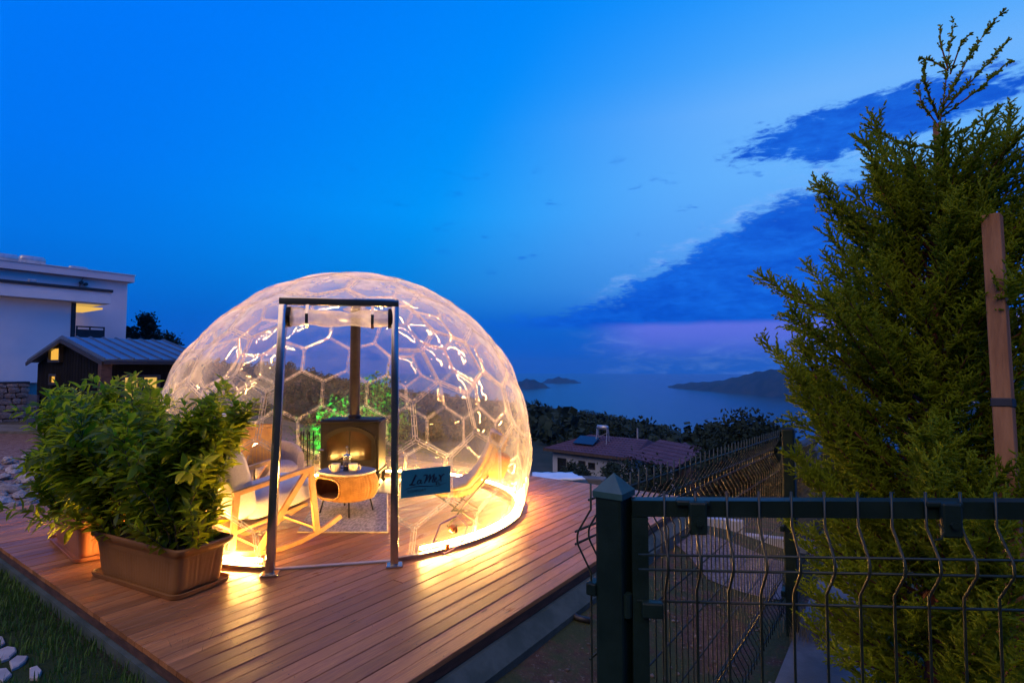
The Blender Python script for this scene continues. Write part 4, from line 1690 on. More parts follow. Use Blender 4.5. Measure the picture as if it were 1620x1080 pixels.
def dome_panels():
    C0 = Vector((0, 0, HC))
    for c, ring_ in goldberg():
        cs = [C0 + p * DR for p in ring_]
        if max(p.z for p in cs) < 0.06:
            continue
        cen = sum(cs, Vector()) / len(cs)
        nrm_ = (cen - C0).normalized()
        rad_ = sum((p - cen).length for p in cs) / len(cs)
        k_ = len(cs)
        sub = 5
        outer = []
        for i in range(k_):
            for j in range(sub):
                outer.append(cs[i].lerp(cs[(i + 1) % k_], j / sub))
        n = len(outer)
        b0 = rng.uniform(0.030, 0.050)
        ox, oy = rng.uniform(-0.10, 0.10, 2)
        rows = []
        for t in (0.985, 0.90, 0.80, 0.66, 0.50, 0.33, 0.16):
            row = []
            for q, p in enumerate(outer):
                d = p - cen
                circ = d.normalized() * rad_ * 0.93
                w_ = min(1, (0.985 - t) * 3.0)
                dd = d.lerp(circ, w_ * 0.8) * t
                up = b0 * (1 - max(0, (t / 0.90)) ** 2.2) if t < 0.9 else 0.0
                wav = 0.0016 * math.sin(q * 0.9 + 7 * t + ox * 60) * (1 if t < 0.8 else 0)
                row.append(cen + dd + nrm_ * (up + wav))
            rows.append(row + [row[0]])
        mb = MB()
        mb.grid(rows)
        last = rows[-1][:-1]
        mb.add(last + [cen + nrm_ * b0], [(i, (i + 1) % n, n) for i in range(n)])
        bm = bmesh.new()
        bm.from_mesh(mb.mesh('tmp', fix=False))
        bmesh.ops.remove_doubles(bm, verts=bm.verts[:], dist=1e-4)
        bmesh.ops.recalc_face_normals(bm, faces=bm.faces[:])
        clip_dome(bm)
        if len(bm.faces) < 2:
            bm.free()
            continue
        me = bpy.data.meshes.new('hexagon_panel')
        bm.to_mesh(me)
        bm.free()
        me.polygons.foreach_set('use_smooth', [True] * len(me.polygons))
        me.materials.append(M['film'])
        po = link('hexagon_panel', me, dome)
        # flange of the panel: a raised clear strip along every side
        mb = MB()
        for ta, tb in ((0.996, 0.984), (0.936, 0.925)):
            rr_ = []
            for t, h_ in ((ta, 0.001), (ta, 0.006), (tb, 0.006), (tb, 0.001)):
                row = [cen + (p - cen) * t + nrm_ * h_ for p in cs]
                rr_.append(row + [row[0]])
            rr_.append(rr_[0])
            mb.grid(rr_)
        for i in range(k_):
            for f in (0.08, 0.36, 0.64, 0.92):
                q = cs[i].lerp(cs[(i + 1) % k_], f)
                q = cen + (q - cen) * 0.960 + nrm_ * 0.001
                mb.cyl(q, q + nrm_ * 0.007, 0.0050, n=6)
        bm = bmesh.new()
        bm.from_mesh(mb.mesh('tmp', fix=True))
        clip_dome(bm)
        if len(bm.faces):
            me = bpy.data.meshes.new('flange')
            bm.to_mesh(me)
            me.materials.append(M['seam'])
            link('flange', me, po)
        bm.free()
    for me in [m_ for m_ in bpy.data.meshes if m_.name.startswith('tmp')]:
        bpy.data.meshes.remove(me)


dome_panels()

# base ring, broken at the doorway
a_door = math.atan2(DO.y, DO.x)
half_a = math.asin((HALF + 0.02) / RB)
pts = []
for i in range(73):
    t = a_door + half_a + (2 * math.pi - 2 * half_a) * i / 72
    pts.append(Vector((RB * math.cos(t), RB * math.sin(t), 0.014)))
M['ring'] = pbr('grey_base_ring', (0.20, 0.18, 0.16), (0.30, 0.27, 0.24), 6, 0.4, metal=0.7)
mb = MB()
mb.beam(pts, 0.035, 0.026)
mb.build('base_ring', M['ring'], dome)


def door_frame():
    def fp(t, z, w=0.0):
        return DT * t + DO * (W0 + (W1 - W0) * z / DOOR_H + w) + UP * z
    root = MB()
    hb, ht_ = HALF + 0.005, HALF - 0.010
    for s_ in (-1, 1):
        m_ = MB()
        a, b = fp(s_ * hb, 0.012), fp(s_ * ht_, DOOR_H - 0.03)
        d = (b - a).normalized()
        m_.box((a + b) / 2, (0.058, 0.062, (b - a).length), (DT, d.cross(DT).normalized(), d), 0.008)
        o = soft(m_.build('door_post', M['steel'], dome), 30)
        ft = MB()
        ft.box(fp(s_ * hb, 0.009), (0.12, 0.10, 0.016), (DT, DO, UP), 0.005)
        ft.build('foot_plate', M['steel'], o)
    m_ = MB()
    m_.box(fp(0, DOOR_H), (2 * ht_ + 0.058, 0.062, 0.058), (DT, DO, UP), 0.008)
    soft(m_.build('door_lintel', M['steel'], dome), 30)
    m_ = MB()
    m_.box(DO * (RB - 0.05) + UP * 0.008, (2 * HALF, 0.035, 0.014), (DT, DO, UP), 0.004)
    M['sill'] = pbr('pale_aluminium', (0.35, 0.34, 0.34), (0.45, 0.44, 0.44), 8, 0.35, metal=0.5)
    m_.build('door_sill', M['sill'], dome)
    # clear sheets that close the gap between the leaning frame and the shell
    m_ = MB()
    for s_ in (-1, 1):
        f_, b_ = [], []
        for i in range(25):
            z = 0.03 + (DOOR_H - 0.03) * i / 24
            tt = s_ * HALF
            w = math.sqrt(max(DR ** 2 - (z - HC) ** 2 - HALF ** 2, 0))
            wf = W0 + (W1 - W0) * z / DOOR_H
            f_.append(DT * tt + DO * wf + UP * z)
            b_.append(DT * tt + DO * min(w, wf - 0.005) + UP * z)
        m_.grid([f_, b_])
    f_, md, b_ = [], [], []
    for i in range(13):
        tt = -HALF + 2 * HALF * i / 12
        w = math.sqrt(DR ** 2 - (DOOR_H + 0.02 - HC) ** 2 - tt ** 2)
        wf = W1
        f_.append(DT * tt + DO * wf + UP * (DOOR_H + 0.02))
        md.append(DT * tt + DO * (wf + w) / 2 + UP * (DOOR_H + 0.02 + 0.01 * math.sin(i)))
        b_.append(DT * tt + DO * w + UP * (DOOR_H + 0.025))
    m_.grid([f_, md, b_])
    o = m_.build('entrance_sheet', M['sheet'], dome, True)
    # rolled-up clear door with its straps and end caps
    prof = []
    pr, rw = [], []
    for i in range(29):
        x = -0.36 + 0.72 * i / 28
        row = []
        for j in range(14):
            t = 2 * math.pi * j / 14
            r_ = 0.066 + 0.010 * math.sin(3 * t + x * 9) + 0.008 * math.sin(x * 23 + 2 * t) - 0.012 * math.cos(x * 4.5)
            row.append(fp(x, DOOR_H - 0.125, -0.02) + DO * (r_ * math.cos(t)) + UP * (r_ * 1.0 * math.sin(t)))
        rw.append(row + [row[0]])
    m_ = MB()
    m_.grid(rw)
    m_.build('door_roll', M['roll'], dome, True)
    for t in (-0.235, 0.245):
        m_ = MB()
        m_.beam([fp(t, DOOR_H - 0.03, 0.04), fp(t, DOOR_H - 0.10, 0.066), fp(t, DOOR_H - 0.175, 0.058), fp(t, DOOR_H - 0.205, 0.02)], 0.022, 0.004, DO)
        m_.build('strap', M['steel'], dome)
    for t in (-0.372, 0.376):
        m_ = MB()
        m_.cyl(fp(t - 0.014, DOOR_H - 0.12, -0.02), fp(t + 0.014, DOOR_H - 0.12, -0.02), 0.078, n=16)
        m_.build('roll_end_cap', M['black_iron'], dome)


M['black_iron'] = pbr('black_iron', (0.008, 0.007, 0.006), (0.014, 0.012, 0.011), 10, 0.45, 0.6, bump=0.1, spec=0.16)
door_frame()

# hexagon air vent low on the right
_vc = G(707, 846, 0.0)


def on_dome(px, py):
    """where the line of sight through a pixel first meets the dome's shell (dome-local point, outward normal)"""
    u, v = (px - 810) / FPX, (540 - py) / FPX
    d = Vector((u, math.cos(PITCH) - math.sin(PITCH) * v, math.sin(PITCH) + math.cos(PITCH) * v)).normalized()
    o_ = Vector((0, 0, EYE)) - DC - Vector((0, 0, HC))
    b = o_.dot(d)
    disc = b * b - (o_.dot(o_) - DR * DR)
    p = o_ + d * (-b - math.sqrt(max(disc, 0)))
    return p + Vector((0, 0, HC)), p.normalized()


M['vent_rim'] = pbr('pinkish_gasket', (0.55, 0.30, 0.42), (0.60, 0.36, 0.48), 8, 0.5)
M['orange'] = pbr('orange_plastic', (0.75, 0.20, 0.02), (0.85, 0.26, 0.03), 5, 0.4)
vp, vn = on_dome(708, 841)
vx = UP.cross(vn).normalized()
vy = vn.cross(vx)
m_ = MB()
hexp = [vp + vn * 0.045 + vx * (0.16 * math.cos(R_(60 * i + 16))) + vy * (0.16 * math.sin(R_(60 * i + 16))) for i in range(7)]
for i in range(6):
    m_.beam([hexp[i], hexp[i + 1]], 0.008, 0.006, vn)
vent = m_.build('air_vent', M['vent_rim'], dome)
vent['label'] = 'hexagonal air vent with pinkish outline'
m_ = MB()
q, n_ = on_dome(713, 833)
m_.cyl(q + n_ * 0.02, q + n_ * 0.06, 0.030, 0.026, n=16)
m_.cyl(q + n_ * 0.05, q + n_ * 0.08, 0.014, n=10)
m_.build('knob', M['orange'], vent)
m_ = MB()
q, n_ = on_dome(703, 860)
m_.box(q + n_ * 0.045, (0.03, 0.04, 0.02), (vx, vy, vn), 0.004)
m_.build('latch', M['orange'], vent)

# light strip along the inside of the base ring
LED_R = RB - 0.045
pts = []
a0, a1 = a_door + half_a + 0.12, a_door + 2 * math.pi - half_a - 0.06
for i in range(121):
    t = a0 + (a1 - a0) * i / 120
    pts.append(DC + Vector((LED_R * math.cos(t), LED_R * math.sin(t), 0.052)))
LED_COL = (1.0, 0.51, 0.115)
M['led'] = glow_mat('led_light', LED_COL, 640.0)
mb = MB()
mb.tube(pts, 0.012, 6)
o = mb.build('light_strip', M['led'], None, True)
tag(o, 'glowing warm light strip laid round the inside of the dome base', 'light strip')
mb = MB()
for i in range(0, 121, 12):
    p = pts[i]
    mb.box(p - UP * 0.031, (0.03, 0.03, 0.040))
mb.build('mounting_clip', M['ring'], o)

mb = MB()
lip_line = [p + (DC - Vector((p.x, p.y, 0))).normalized() * 0.030 for p in pts]
mb.beam([Vector((p.x, p.y, 0.025)) for p in lip_line], 0.004, 0.046)
mb.build('light_blocking_lip', M['ring'], o)  # lip added to keep the strip's light off the floor inside

# ------------------------------------------------------------------ sign hung on the dome
M['sign'] = pbr('teal_sign_board', (0.012, 0.17, 0.22), (0.02, 0.21, 0.26), 5, 0.5, bump=0.02)
M['ink'] = pbr('dark_navy_lettering', (0.003, 0.012, 0.035), rough=0.45)
sp0, _ = on_dome(634.5, 766)
sp1, _ = on_dome(712.5, 757)
sA, sB = P(634.5, 744, 3.93), P(712.5, 736, 4.13)
sA2 = P(634.5, 788, 3.93)
sx = Vector((sB.x - sA.x, sB.y - sA.y, 0))
SW = sx.length
sx.normalize()
SH = sA.z - sA2.z
sn = Vector((sx.y, -sx.x, 0))
sc_ = Vector(((sA.x + sB.x) / 2, (sA.y + sB.y) / 2, (sA.z + sA2.z) / 2)) + sn * 0.0
sign = thing('name_sign', 'teal name sign reading La Mer Comfort hung on the dome beside the doorway', 'sign', sc_, math.atan2(sx.y, sx.x))
mb = MB()
mb.box((0, 0, 0), (SW, 0.008, SH), bev=0.002)
mb.build('board', M['sign'], sign)


def stroke(mb, pts, ws):
    """brush stroke on the board: centre line and widths in board millimetre-like units (0..1 of width, from the lower left)"""
    n = len(pts)
    vs, fs = [], []
    for i, (x, y) in enumerate(pts):
        a = pts[max(i - 1, 0)]
        b = pts[min(i + 1, n - 1)]
        dx, dy = b[0] - a[0], b[1] - a[1]
        l = math.hypot(dx, dy) or 1
        nx, ny = -dy / l, dx / l
        w = ws[i] if hasattr(ws, '__len__') else ws
        for s_ in (-1, 1):
            vs.append(((x + nx * w * s_ / 2 - 0.5) * SW, -0.0055, (y + ny * w * s_ / 2) * SW - SH / 2))
    for i in range(n - 1):
        fs.append((2 * i, 2 * i + 1, 2 * i + 3, 2 * i + 2))
    mb.add(vs, fs)


def arc_pts(cx, cy_, rx, ry, a0, a1, n=10):
    return [(cx + rx * math.cos(R_(a0 + (a1 - a0) * i / (n - 1))), cy_ + ry * math.sin(R_(a0 + (a1 - a0) * i / (n - 1)))) for i in range(n)]


KH = SH / SW
mb = MB()
# "La Mer" in slanted brush script (x right, y up; board is 1 wide and KH high)
stroke(mb, [(0.31, 0.375), (0.285, 0.40), (0.265, 0.36), (0.235, 0.30), (0.205, 0.245), (0.165, 0.222), (0.155, 0.232), (0.20, 0.232), (0.25, 0.222), (0.29, 0.238)],
       [0.012, 0.030, 0.034, 0.034, 0.026, 0.016, 0.020, 0.026, 0.024, 0.006])
stroke(mb, [(0.385, 0.285), (0.36, 0.305), (0.325, 0.285), (0.31, 0.245), (0.335, 0.228), (0.37, 0.255), (0.395, 0.295)], [0.014, 0.020, 0.024, 0.024, 0.018, 0.016, 0.022])
stroke(mb, [(0.395, 0.300), (0.378, 0.25), (0.392, 0.230), (0.43, 0.252)], [0.026, 0.024, 0.018, 0.006])
stroke(mb, [(0.435, 0.365), (0.475, 0.385), (0.515, 0.378), (0.49, 0.30), (0.455, 0.228)], [0.010, 0.026, 0.030, 0.030, 0.026])
stroke(mb, [(0.50, 0.27), (0.535, 0.335), (0.575, 0.385), (0.575, 0.33), (0.545, 0.235)], [0.010, 0.020, 0.032, 0.032, 0.024])
stroke(mb, [(0.575, 0.28), (0.62, 0.35), (0.655, 0.388), (0.645, 0.31), (0.615, 0.25), (0.628, 0.228), (0.665, 0.250)], [0.010, 0.020, 0.032, 0.032, 0.026, 0.018, 0.010])
stroke(mb, [(0.665, 0.262), (0.705, 0.285), (0.712, 0.315), (0.685, 0.315), (0.662, 0.27), (0.675, 0.233), (0.715, 0.235), (0.75, 0.27)], [0.010, 0.016, 0.018, 0.022, 0.026, 0.024, 0.014, 0.010])
stroke(mb, [(0.745, 0.355), (0.772, 0.35), (0.79, 0.30), (0.80, 0.228)], [0.012, 0.028, 0.030, 0.020])
stroke(mb, [(0.755, 0.245), (0.79, 0.295), (0.825, 0.345), (0.865, 0.362), (0.875, 0.345)], [0.012, 0.020, 0.026, 0.022, 0.006])
# wave line and the little sail
stroke(mb, [(0.06, 0.145), (0.14, 0.172), (0.24, 0.187), (0.36, 0.188), (0.48, 0.172), (0.60, 0.160), (0.66, 0.166)], [0.003, 0.009, 0.012, 0.015, 0.015, 0.012, 0.003])
stroke(mb, [(0.665, 0.158), (0.72, 0.148), (0.775, 0.158), (0.83, 0.178), (0.93, 0.192)], [0.004, 0.009, 0.010, 0.007, 0.003])
stroke(mb, [(0.70, 0.170), (0.705, 0.195), (0.715, 0.245)], [0.030, 0.026, 0.004])
stroke(mb, [(0.72, 0.240), (0.755, 0.200), (0.785, 0.168)], [0.006, 0.011, 0.009])
stroke(mb, [(0.735, 0.165), (0.745, 0.195), (0.765, 0.175)], [0.008, 0.010, 0.008])
mb.build('script_lettering', M['ink'], sign, fix=False)
fc_ = bpy.data.curves.new('small_lettering', 'FONT')
fc_.body = 'COMFORT'
fc_.size = 0.072 * SW
fc_.extrude = 0.0004
fc_.space_character = 1.12
fc_.align_x = 'LEFT'
fc_.materials.append(M['ink'])
o = link('small_lettering', fc_, sign)
bpy.context.view_layer.update()
me_ = bpy.data.meshes.new_from_object(o.evaluated_get(bpy.context.evaluated_depsgraph_get()))
bpy.data.objects.remove(o)
if not me_.materials:
    me_.materials.append(M['ink'])
o = link('small_lettering', me_, sign)
o.location = ((0.12 - 0.5) * SW, -0.0055, 0.082 * SW - SH / 2)
o.rotation_euler = (math.pi / 2, 0, 0)
mb = MB()
for s_ in (-0.46, 0.46):
    mb.cyl((s_ * SW, -0.006, SH * 0.42), (s_ * SW, 0.03, SH * 0.42), 0.004, n=8)
mb.build('fixing', M['bolt'], sign)

# ------------------------------------------------------------------ stove
ST = G(560, 768, 0.0)
ST = Vector((ST.x, 6.80, 0))
ST.x = (562 - 810) / FPX * 6.80
srz = math.atan2(0.25, 1)
srz = R_(2)
stove = thing('wood_stove', 'black cast iron wood stove with arched glass door and flue pipe', 'stove', ST, srz)
sw, sd, sz0, sz1 = 0.70, 0.42, 0.20, 0.775
mb = MB()
mb.box((0, 0, (sz0 + sz1) / 2), (sw, sd, sz1 - sz0), bev=0.012)
soft(mb.build('body', M['black_iron'], stove), 30)
mb = MB()
mb.box((0, 0, sz1 + 0.012), (sw + 0.05, sd + 0.05, 0.022), bev=0.008)
mb.box((0, 0, sz1 + 0.030), (sw - 0.03, sd - 0.02, 0.016), bev=0.006)
mb.build('top_plate', M['black_iron'], stove)
mb = MB()
mb.box((0, -0.01, sz0 - 0.015), (sw + 0.03, sd + 0.05, 0.03), bev=0.008)
mb.build('bottom_plate', M['black_iron'], stove)


def arch(w, z0, z1, rise, n=14):
    pts = [(-w / 2, z0), (w / 2, z0), (w / 2, z1 - rise)]
    for i in range(1, n):
        t = i / n
        pts.append((w / 2 - w * t, z1 - rise + rise * math.sin(math.pi * t) ** 0.7))
    pts.append((-w / 2, z1 - rise))
    return pts


outer, inner = arch(0.62, 0.25, 0.735, 0.13), arch(0.53, 0.33, 0.685, 0.12)
yf = -sd / 2
mb = MB()
n = len(outer)
fr_ = [Vector((p[0], yf - 0.028, p[1])) for p in outer]
fi_ = [Vector((p[0], yf - 0.022, p[1])) for p in inner]
bo_ = [Vector((p[0], yf - 0.002, p[1])) for p in outer]
bi_ = [Vector((p[0], yf - 0.004, p[1])) for p in inner]
mb.grid([bo_ + [bo_[0]], fr_ + [fr_[0]], fi_ + [fi_[0]], bi_ + [bi_[0]]])
sdoor = soft(mb.build('door', M['black_iron'], stove), 30)
M['stove_glass'] = pbr('stove_glass', (0.020, 0.012, 0.006), (0.04, 0.022, 0.010), 5, 0.09, spec=0.22)
mb = MB()
mb.add([Vector((p[0], yf - 0.010, p[1])) for p in inner], [tuple(range(n))])
mb.build('pane', M['stove_glass'], sdoor)
mb = MB()
mb.box((0, yf - 0.014, 0.51), (0.012, 0.012, 0.34))
mb.build('door_divider', M['black_iron'], sdoor)
mb = MB()
mb.cyl((-0.325, yf - 0.02, 0.46), (-0.325, yf - 0.06, 0.46), 0.010)
mb.cyl((-0.345, yf - 0.058, 0.46), (-0.285, yf - 0.058, 0.46), 0.013)
mb.build('handle', M['steel'], sdoor)
mb = MB()
mb.cyl((0.0, yf - 0.03, 0.290), (0.0, yf - 0.045, 0.290), 0.03, n=14)
mb.build('air_control', M['black_iron'], stove)
for sx_ in (-1, 1):
    for sy_ in (-1, 1):
        mb = MB()
        x, y = sx_ * (sw / 2 - 0.05), sy_ * (sd / 2 - 0.05)
        mb.tube([(x, y, sz0), (x + sx_ * 0.035, y + sy_ * 0.02, sz0 - 0.05), (x + sx_ * 0.03, y + sy_ * 0.02, 0.09), (x + sx_ * 0.02, y + sy_ * 0.01, 0.045), (x + sx_ * 0.045, y + sy_ * 0.025, 0.022)],
                [0.045, 0.04, 0.024, 0.022, 0.030], 8)
        mb.build('leg', M['black_iron'], stove, True)
M['flue'] = pbr('flue_pipe', (0.045, 0.035, 0.028), (0.07, 0.055, 0.045), 5, 0.34, metal=0.6, bump=0.05)
fz = 0.66 + math.sqrt(max(DR ** 2 - ((ST - DC).xy.length) ** 2, 0.1))
mb = MB()
prof = [(0.060, sz1 + 0.03), (0.078, sz1 + 0.035), (0.078, sz1 + 0.075), (0.062, sz1 + 0.085), (0.062, 1.30), (0.065, 1.302), (0.065, 1.33), (0.062, 1.332), (0.062, fz + 0.10), (0.0, fz + 0.10)]
mb.lathe(prof, n=20)
soft(mb.build('flue_pipe', M['flue'], stove), 40)
mb = MB()
mb.lathe([(0.066, fz - 0.03), (0.15, fz - 0.005), (0.155, fz + 0.012), (0.07, fz + 0.05), (0.066, fz + 0.05)], n=24)
mb.build('flue_collar', M['seam'], stove, True)
mb = MB()
mb.box((0.06, -0.07, 0.010), (0.98, 0.80, 0.018), bev=0.004)
M['slab'] = pbr('hearth_plate', (0.10, 0.09, 0.09), (0.16, 0.15, 0.14), 4, 0.35)
o = mb.build('hearth_plate', M['slab'])
o.location = ST
o.rotation_euler = (0, 0, srz)
tag(o, 'flat dark hearth plate on the deck boards under the stove', 'hearth')
for ch in (stove,):
    ch.location.z = 0.018

# fire tools on a stand
ft = G(489, 744, 0.0)
ft = Vector(((489 - 810) / FPX * 6.75, 6.75, 0))
tools = thing('fire_tool_set', 'black iron fire tool set with hooked rods left of the stove', 'fire tools', ft)
mb = MB()
mb.lathe([(0.10, 0.0), (0.10, 0.015), (0.02, 0.03), (0.008, 0.05), (0.008, 0.62)], n=14)
mb.tube([(-0.085, 0, 0.565), (0.085, 0, 0.565)], 0.006, 6)
mb.tube([(0, -0.06, 0.565), (0, 0.06, 0.565)], 0.006, 6)
for x in (-0.085, 0.085):
    mb.tube([(x, 0, 0.565), (x * 1.12, 0, 0.585), (x * 1.12, 0, 0.62)], 0.005, 6)
mb.tube([(0, 0, 0.62), (0.012, 0, 0.66), (0.0, 0, 0.685), (-0.012, 0, 0.66), (0, 0, 0.62)], 0.005, 6)
mb.build('stand', M['black_iron'], tools, True)
for nm, x, y in (('poker', -0.075, -0.02), ('shovel', -0.03, -0.055), ('brush', 0.04, -0.05), ('tongs', 0.078, -0.02)):
    mb = MB()
    mb.tube([(x, y, 0.14), (x, y, 0.58)], 0.006, 6)
    mb.tube([(x, y, 0.58), (x, y, 0.68)], [0.010, 0.008], 8)
    if nm == 'shovel':
        mb.box((x, y, 0.09), (0.07, 0.006, 0.11))
    elif nm == 'brush':
        mb.cyl((x, y, 0.03), (x, y, 0.15), 0.035, 0.016, n=10)
    elif nm == 'poker':
        mb.tube([(x, y, 0.14), (x, y, 0.10), (x - 0.025, y, 0.085)], 0.005, 6)
    else:
        mb.tube([(x, y, 0.14), (x + 0.02, y, 0.1), (x + 0.006, y, 0.06)], 0.005, 6)
        mb.tube([(x, y, 0.14), (x - 0.02, y, 0.1), (x - 0.006, y, 0.06)], 0.005, 6)
    mb.build(nm, M['black_iron'], tools, True)

# ------------------------------------------------------------------ rug
rq = [G(470, 843, 0.0), G(613, 843, 0.0), G(613, 772, 0.0), G(512, 772, 0.0)]
M['rug'] = pbr('woven_rug', (0.20, 0.17, 0.16), (0.42, 0.37, 0.34), 55, 0.95, bump=1.0, bscale=110, stretch=(1, 0.35, 1))
rows = []
for i in range(25):
    row = []
    for j in range(25):
        p = rq[0].lerp(rq[1], j / 24).lerp(rq[3].lerp(rq[2], j / 24), i / 24)
        row.append(Vector((p.x, p.y, 0.011 + 0.0015 * math.sin(j * 1.3) * math.cos(i * 0.9))))
    rows.append(row)
mb = MB()
mb.grid(rows)
edge_ = rows[0] + [r[-1] for r in rows[1:]] + rows[-1][::-1][1:] + [r[0] for r in rows[::-1]][1:]
mb.grid([edge_, [Vector((p.x, p.y, 0.002)) for p in edge_]])
rug = mb.build('rug', M['rug'])
tag(rug, 'grey woven rug on the deck boards under the wicker table', 'rug')
M['rug_edge'] = pbr('rug_binding', (0.50, 0.40, 0.28), (0.6, 0.48, 0.33), 30, 0.9)
mb = MB()
for a_, b_ in ((rq[0], rq[1]), (rq[1], rq[2])):
    mb.tube([a_ + UP * 0.010, b_ + UP * 0.010], 0.007, 6)
mb.build('binding', M['rug_edge'], rug)

# ------------------------------------------------------------------ wicker table
tb = G(552, 803, 0.0)
TB = Vector(((552 - 810) / FPX * 5.55, 5.55, 0.012))
table = thing('wicker_table', 'low oval wicker coffee table with an open storage end and black legs', 'table', TB, R_(-28))
M['wicker'] = pbr('honey_wicker', (0.30, 0.135, 0.025), (0.42, 0.21, 0.048), 14, 0.5, bump=0.2)
M['wicker_in'] = pbr('wicker_inside', (0.16, 0.07, 0.03), (0.24, 0.11, 0.05), 14, 0.7)
a_x, a_y, z0, z1 = 0.300, 0.255, 0.150, 0.395


def super_r(t, kx, ky, e=2.6):
    c, s_ = math.cos(t), math.sin(t)
    return Vector((kx * math.copysign(abs(c) ** (2 / e), c), ky * math.copysign(abs(s_) ** (2 / e), s_), 0))


# cane strands: horizontal canes waving in and out round the upright ones
OPEN_A, OPEN_W = R_(258), 0.60
hz_, vt_ = [], []


def bulge(q):
    """belly of the basket: outline scale at relative height q"""
    return 0.70 + 0.30 * math.sin(math.pi * min(max(0.10 + 0.80 * q, 0), 1)) ** 0.6


def table_pt(t, q, off=0.0):
    p = super_r(t, a_x * bulge(q), a_y * bulge(q))
    nn = Vector((p.x / a_x ** 2, p.y / a_y ** 2, 0)).normalized()
    return p + nn * off + UP * (z0 + (z1 - z0) * q)


def in_open(t, q):
    d = (t - OPEN_A + math.pi) % (2 * math.pi) - math.pi
    return (abs(d) / OPEN_W) ** 3 + (abs(q - 0.50) / 0.40) ** 3 < 1


NU = 56
mb = MB()
for r_i in range(27):
    q = (r_i + 0.5) / 27
    seg = []
    for i in range(NU * 2 + 1):
        t = 2 * math.pi * i / (NU * 2)
        if in_open(t, q):
            if len(seg) > 1:
                mb.tube(seg, 0.0052, 4)
            seg = []
            continue
        seg.append(table_pt(t, q, 0.0042 * (1 if (i // 2 + r_i) % 2 else -1)))
    if len(seg) > 1:
        mb.tube(seg, 0.0052, 4)
for i in range(NU):
    t = 2 * math.pi * (i + 0.5) / NU
    seg = []
    for j in range(13):
        q = j / 12
        if in_open(t, q):
            if len(seg) > 1:
                mb.tube(seg, 0.0040, 4)
            seg = []
            continue
        seg.append(table_pt(t, q))
    if len(seg) > 1:
        mb.tube(seg, 0.0040, 4)
o = mb.build('woven_side', M['wicker'], table, True, fix=False)
o['kind'] = 'stuff'
mb = MB()
rim = []
for i in range(41):
    an = 2 * math.pi * i / 40
    c, s_ = math.cos(an), math.sin(an)
    t = OPEN_A + OPEN_W * math.copysign(abs(c) ** (2 / 3), c)
    q = 0.50 + 0.40 * math.copysign(abs(s_) ** (2 / 3), s_)
    rim.append(table_pt(t, q, 0.006))
mb.tube(rim, 0.011, 8)
mb.build('opening_rim', M['wicker'], table, True)
mb = MB()
for zq, qq in ((z0 + 0.01, 0.03), (z1 - 0.006, 0.97)):
    ring_ = [table_pt(2 * math.pi * i / 48, qq, -0.008) for i in range(48)]
    mb.prism([Vector((p.x, p.y, zq)) for p in ring_], (0, 0, 0.008))
rows = []
for j in range(7):
    q = 0.04 + 0.92 * j / 6
    rows.append([table_pt(2 * math.pi * i / 48, q, -0.014) * 1.0 for i in range(49)])
n = 49
inner_mb = MB()
vs = [p for r in rows for p in r]
fs = []
for j in range(6):
    for i in range(48):
        t = 2 * math.pi * (i + 0.5) / 48
        if not in_open(t, 0.04 + 0.92 * (j + 0.5) / 6):
            fs.append((j * n + i, j * n + i + 1, (j + 1) * n + i + 1, (j + 1) * n + i))
inner_mb.add(vs, fs)
inner_mb.build('lining', M['wicker_in'], table)
mb.build('shelf', M['wicker_in'], table)
mb = MB()
ring_ = [super_r(2 * math.pi * i / 48, a_x * 0.93, a_y * 0.93) for i in range(48)]
mb.prism([p + UP * (z1 + 0.004) for p in ring_], (0, 0, 0.018))
M['table_top'] = pbr('grey_table_top', (0.22, 0.19, 0.19), (0.30, 0.26, 0.26), 8, 0.40)
soft(mb.build('table_top', M['table_top'], table), 40)
for i in range(4):
    t = R_(45 + 90 * i)
    mb = MB()
    p = super_r(t, a_x * 0.72, a_y * 0.72)
    d = p.normalized()
    mb.tube([p * 0.4 + UP * (z0 - 0.004), p * 0.95 + UP * (z0 - 0.006), p * 1.05 + UP * (z0 - 0.03), p * 1.18 + UP * 0.004], 0.0085, 7)
    mb.build('leg', M['black_iron'], table, True)
TOPZ = 0.012 + z1 + 0.022
M['mug'] = pbr('cream_mug', (0.62, 0.52, 0.34), (0.70, 0.60, 0.40), 10, 0.25)
M['coffee'] = pbr('coffee', (0.02, 0.008, 0.004), rough=0.1)


def mug(px, lb, rz):
    y = 5.42
    x = (px - 810) / FPX * y
    m_ = thing('mug', lb, 'mug', (x, y, TOPZ), rz, 'mugs on the wicker table')
    b = MB()
    b.lathe([(0.001, 0.0), (0.036, 0.0), (0.040, 0.006), (0.046, 0.085), (0.046, 0.088), (0.042, 0.088), (0.037, 0.012), (0.001, 0.010)], n=22)
    b.build('cup', M['mug'], m_, True)
    h_ = MB()
    h_.tube([(0.042, 0, 0.070), (0.062, 0, 0.074), (0.074, 0, 0.055), (0.066, 0, 0.030), (0.040, 0, 0.022)], 0.0055, 8)
    h_.build('handle', M['mug'], m_, True)
    c = MB()
    c.lathe([(0.0395, 0.068), (0.001, 0.068)], n=20)
    c.build('coffee', M['coffee'], m_)


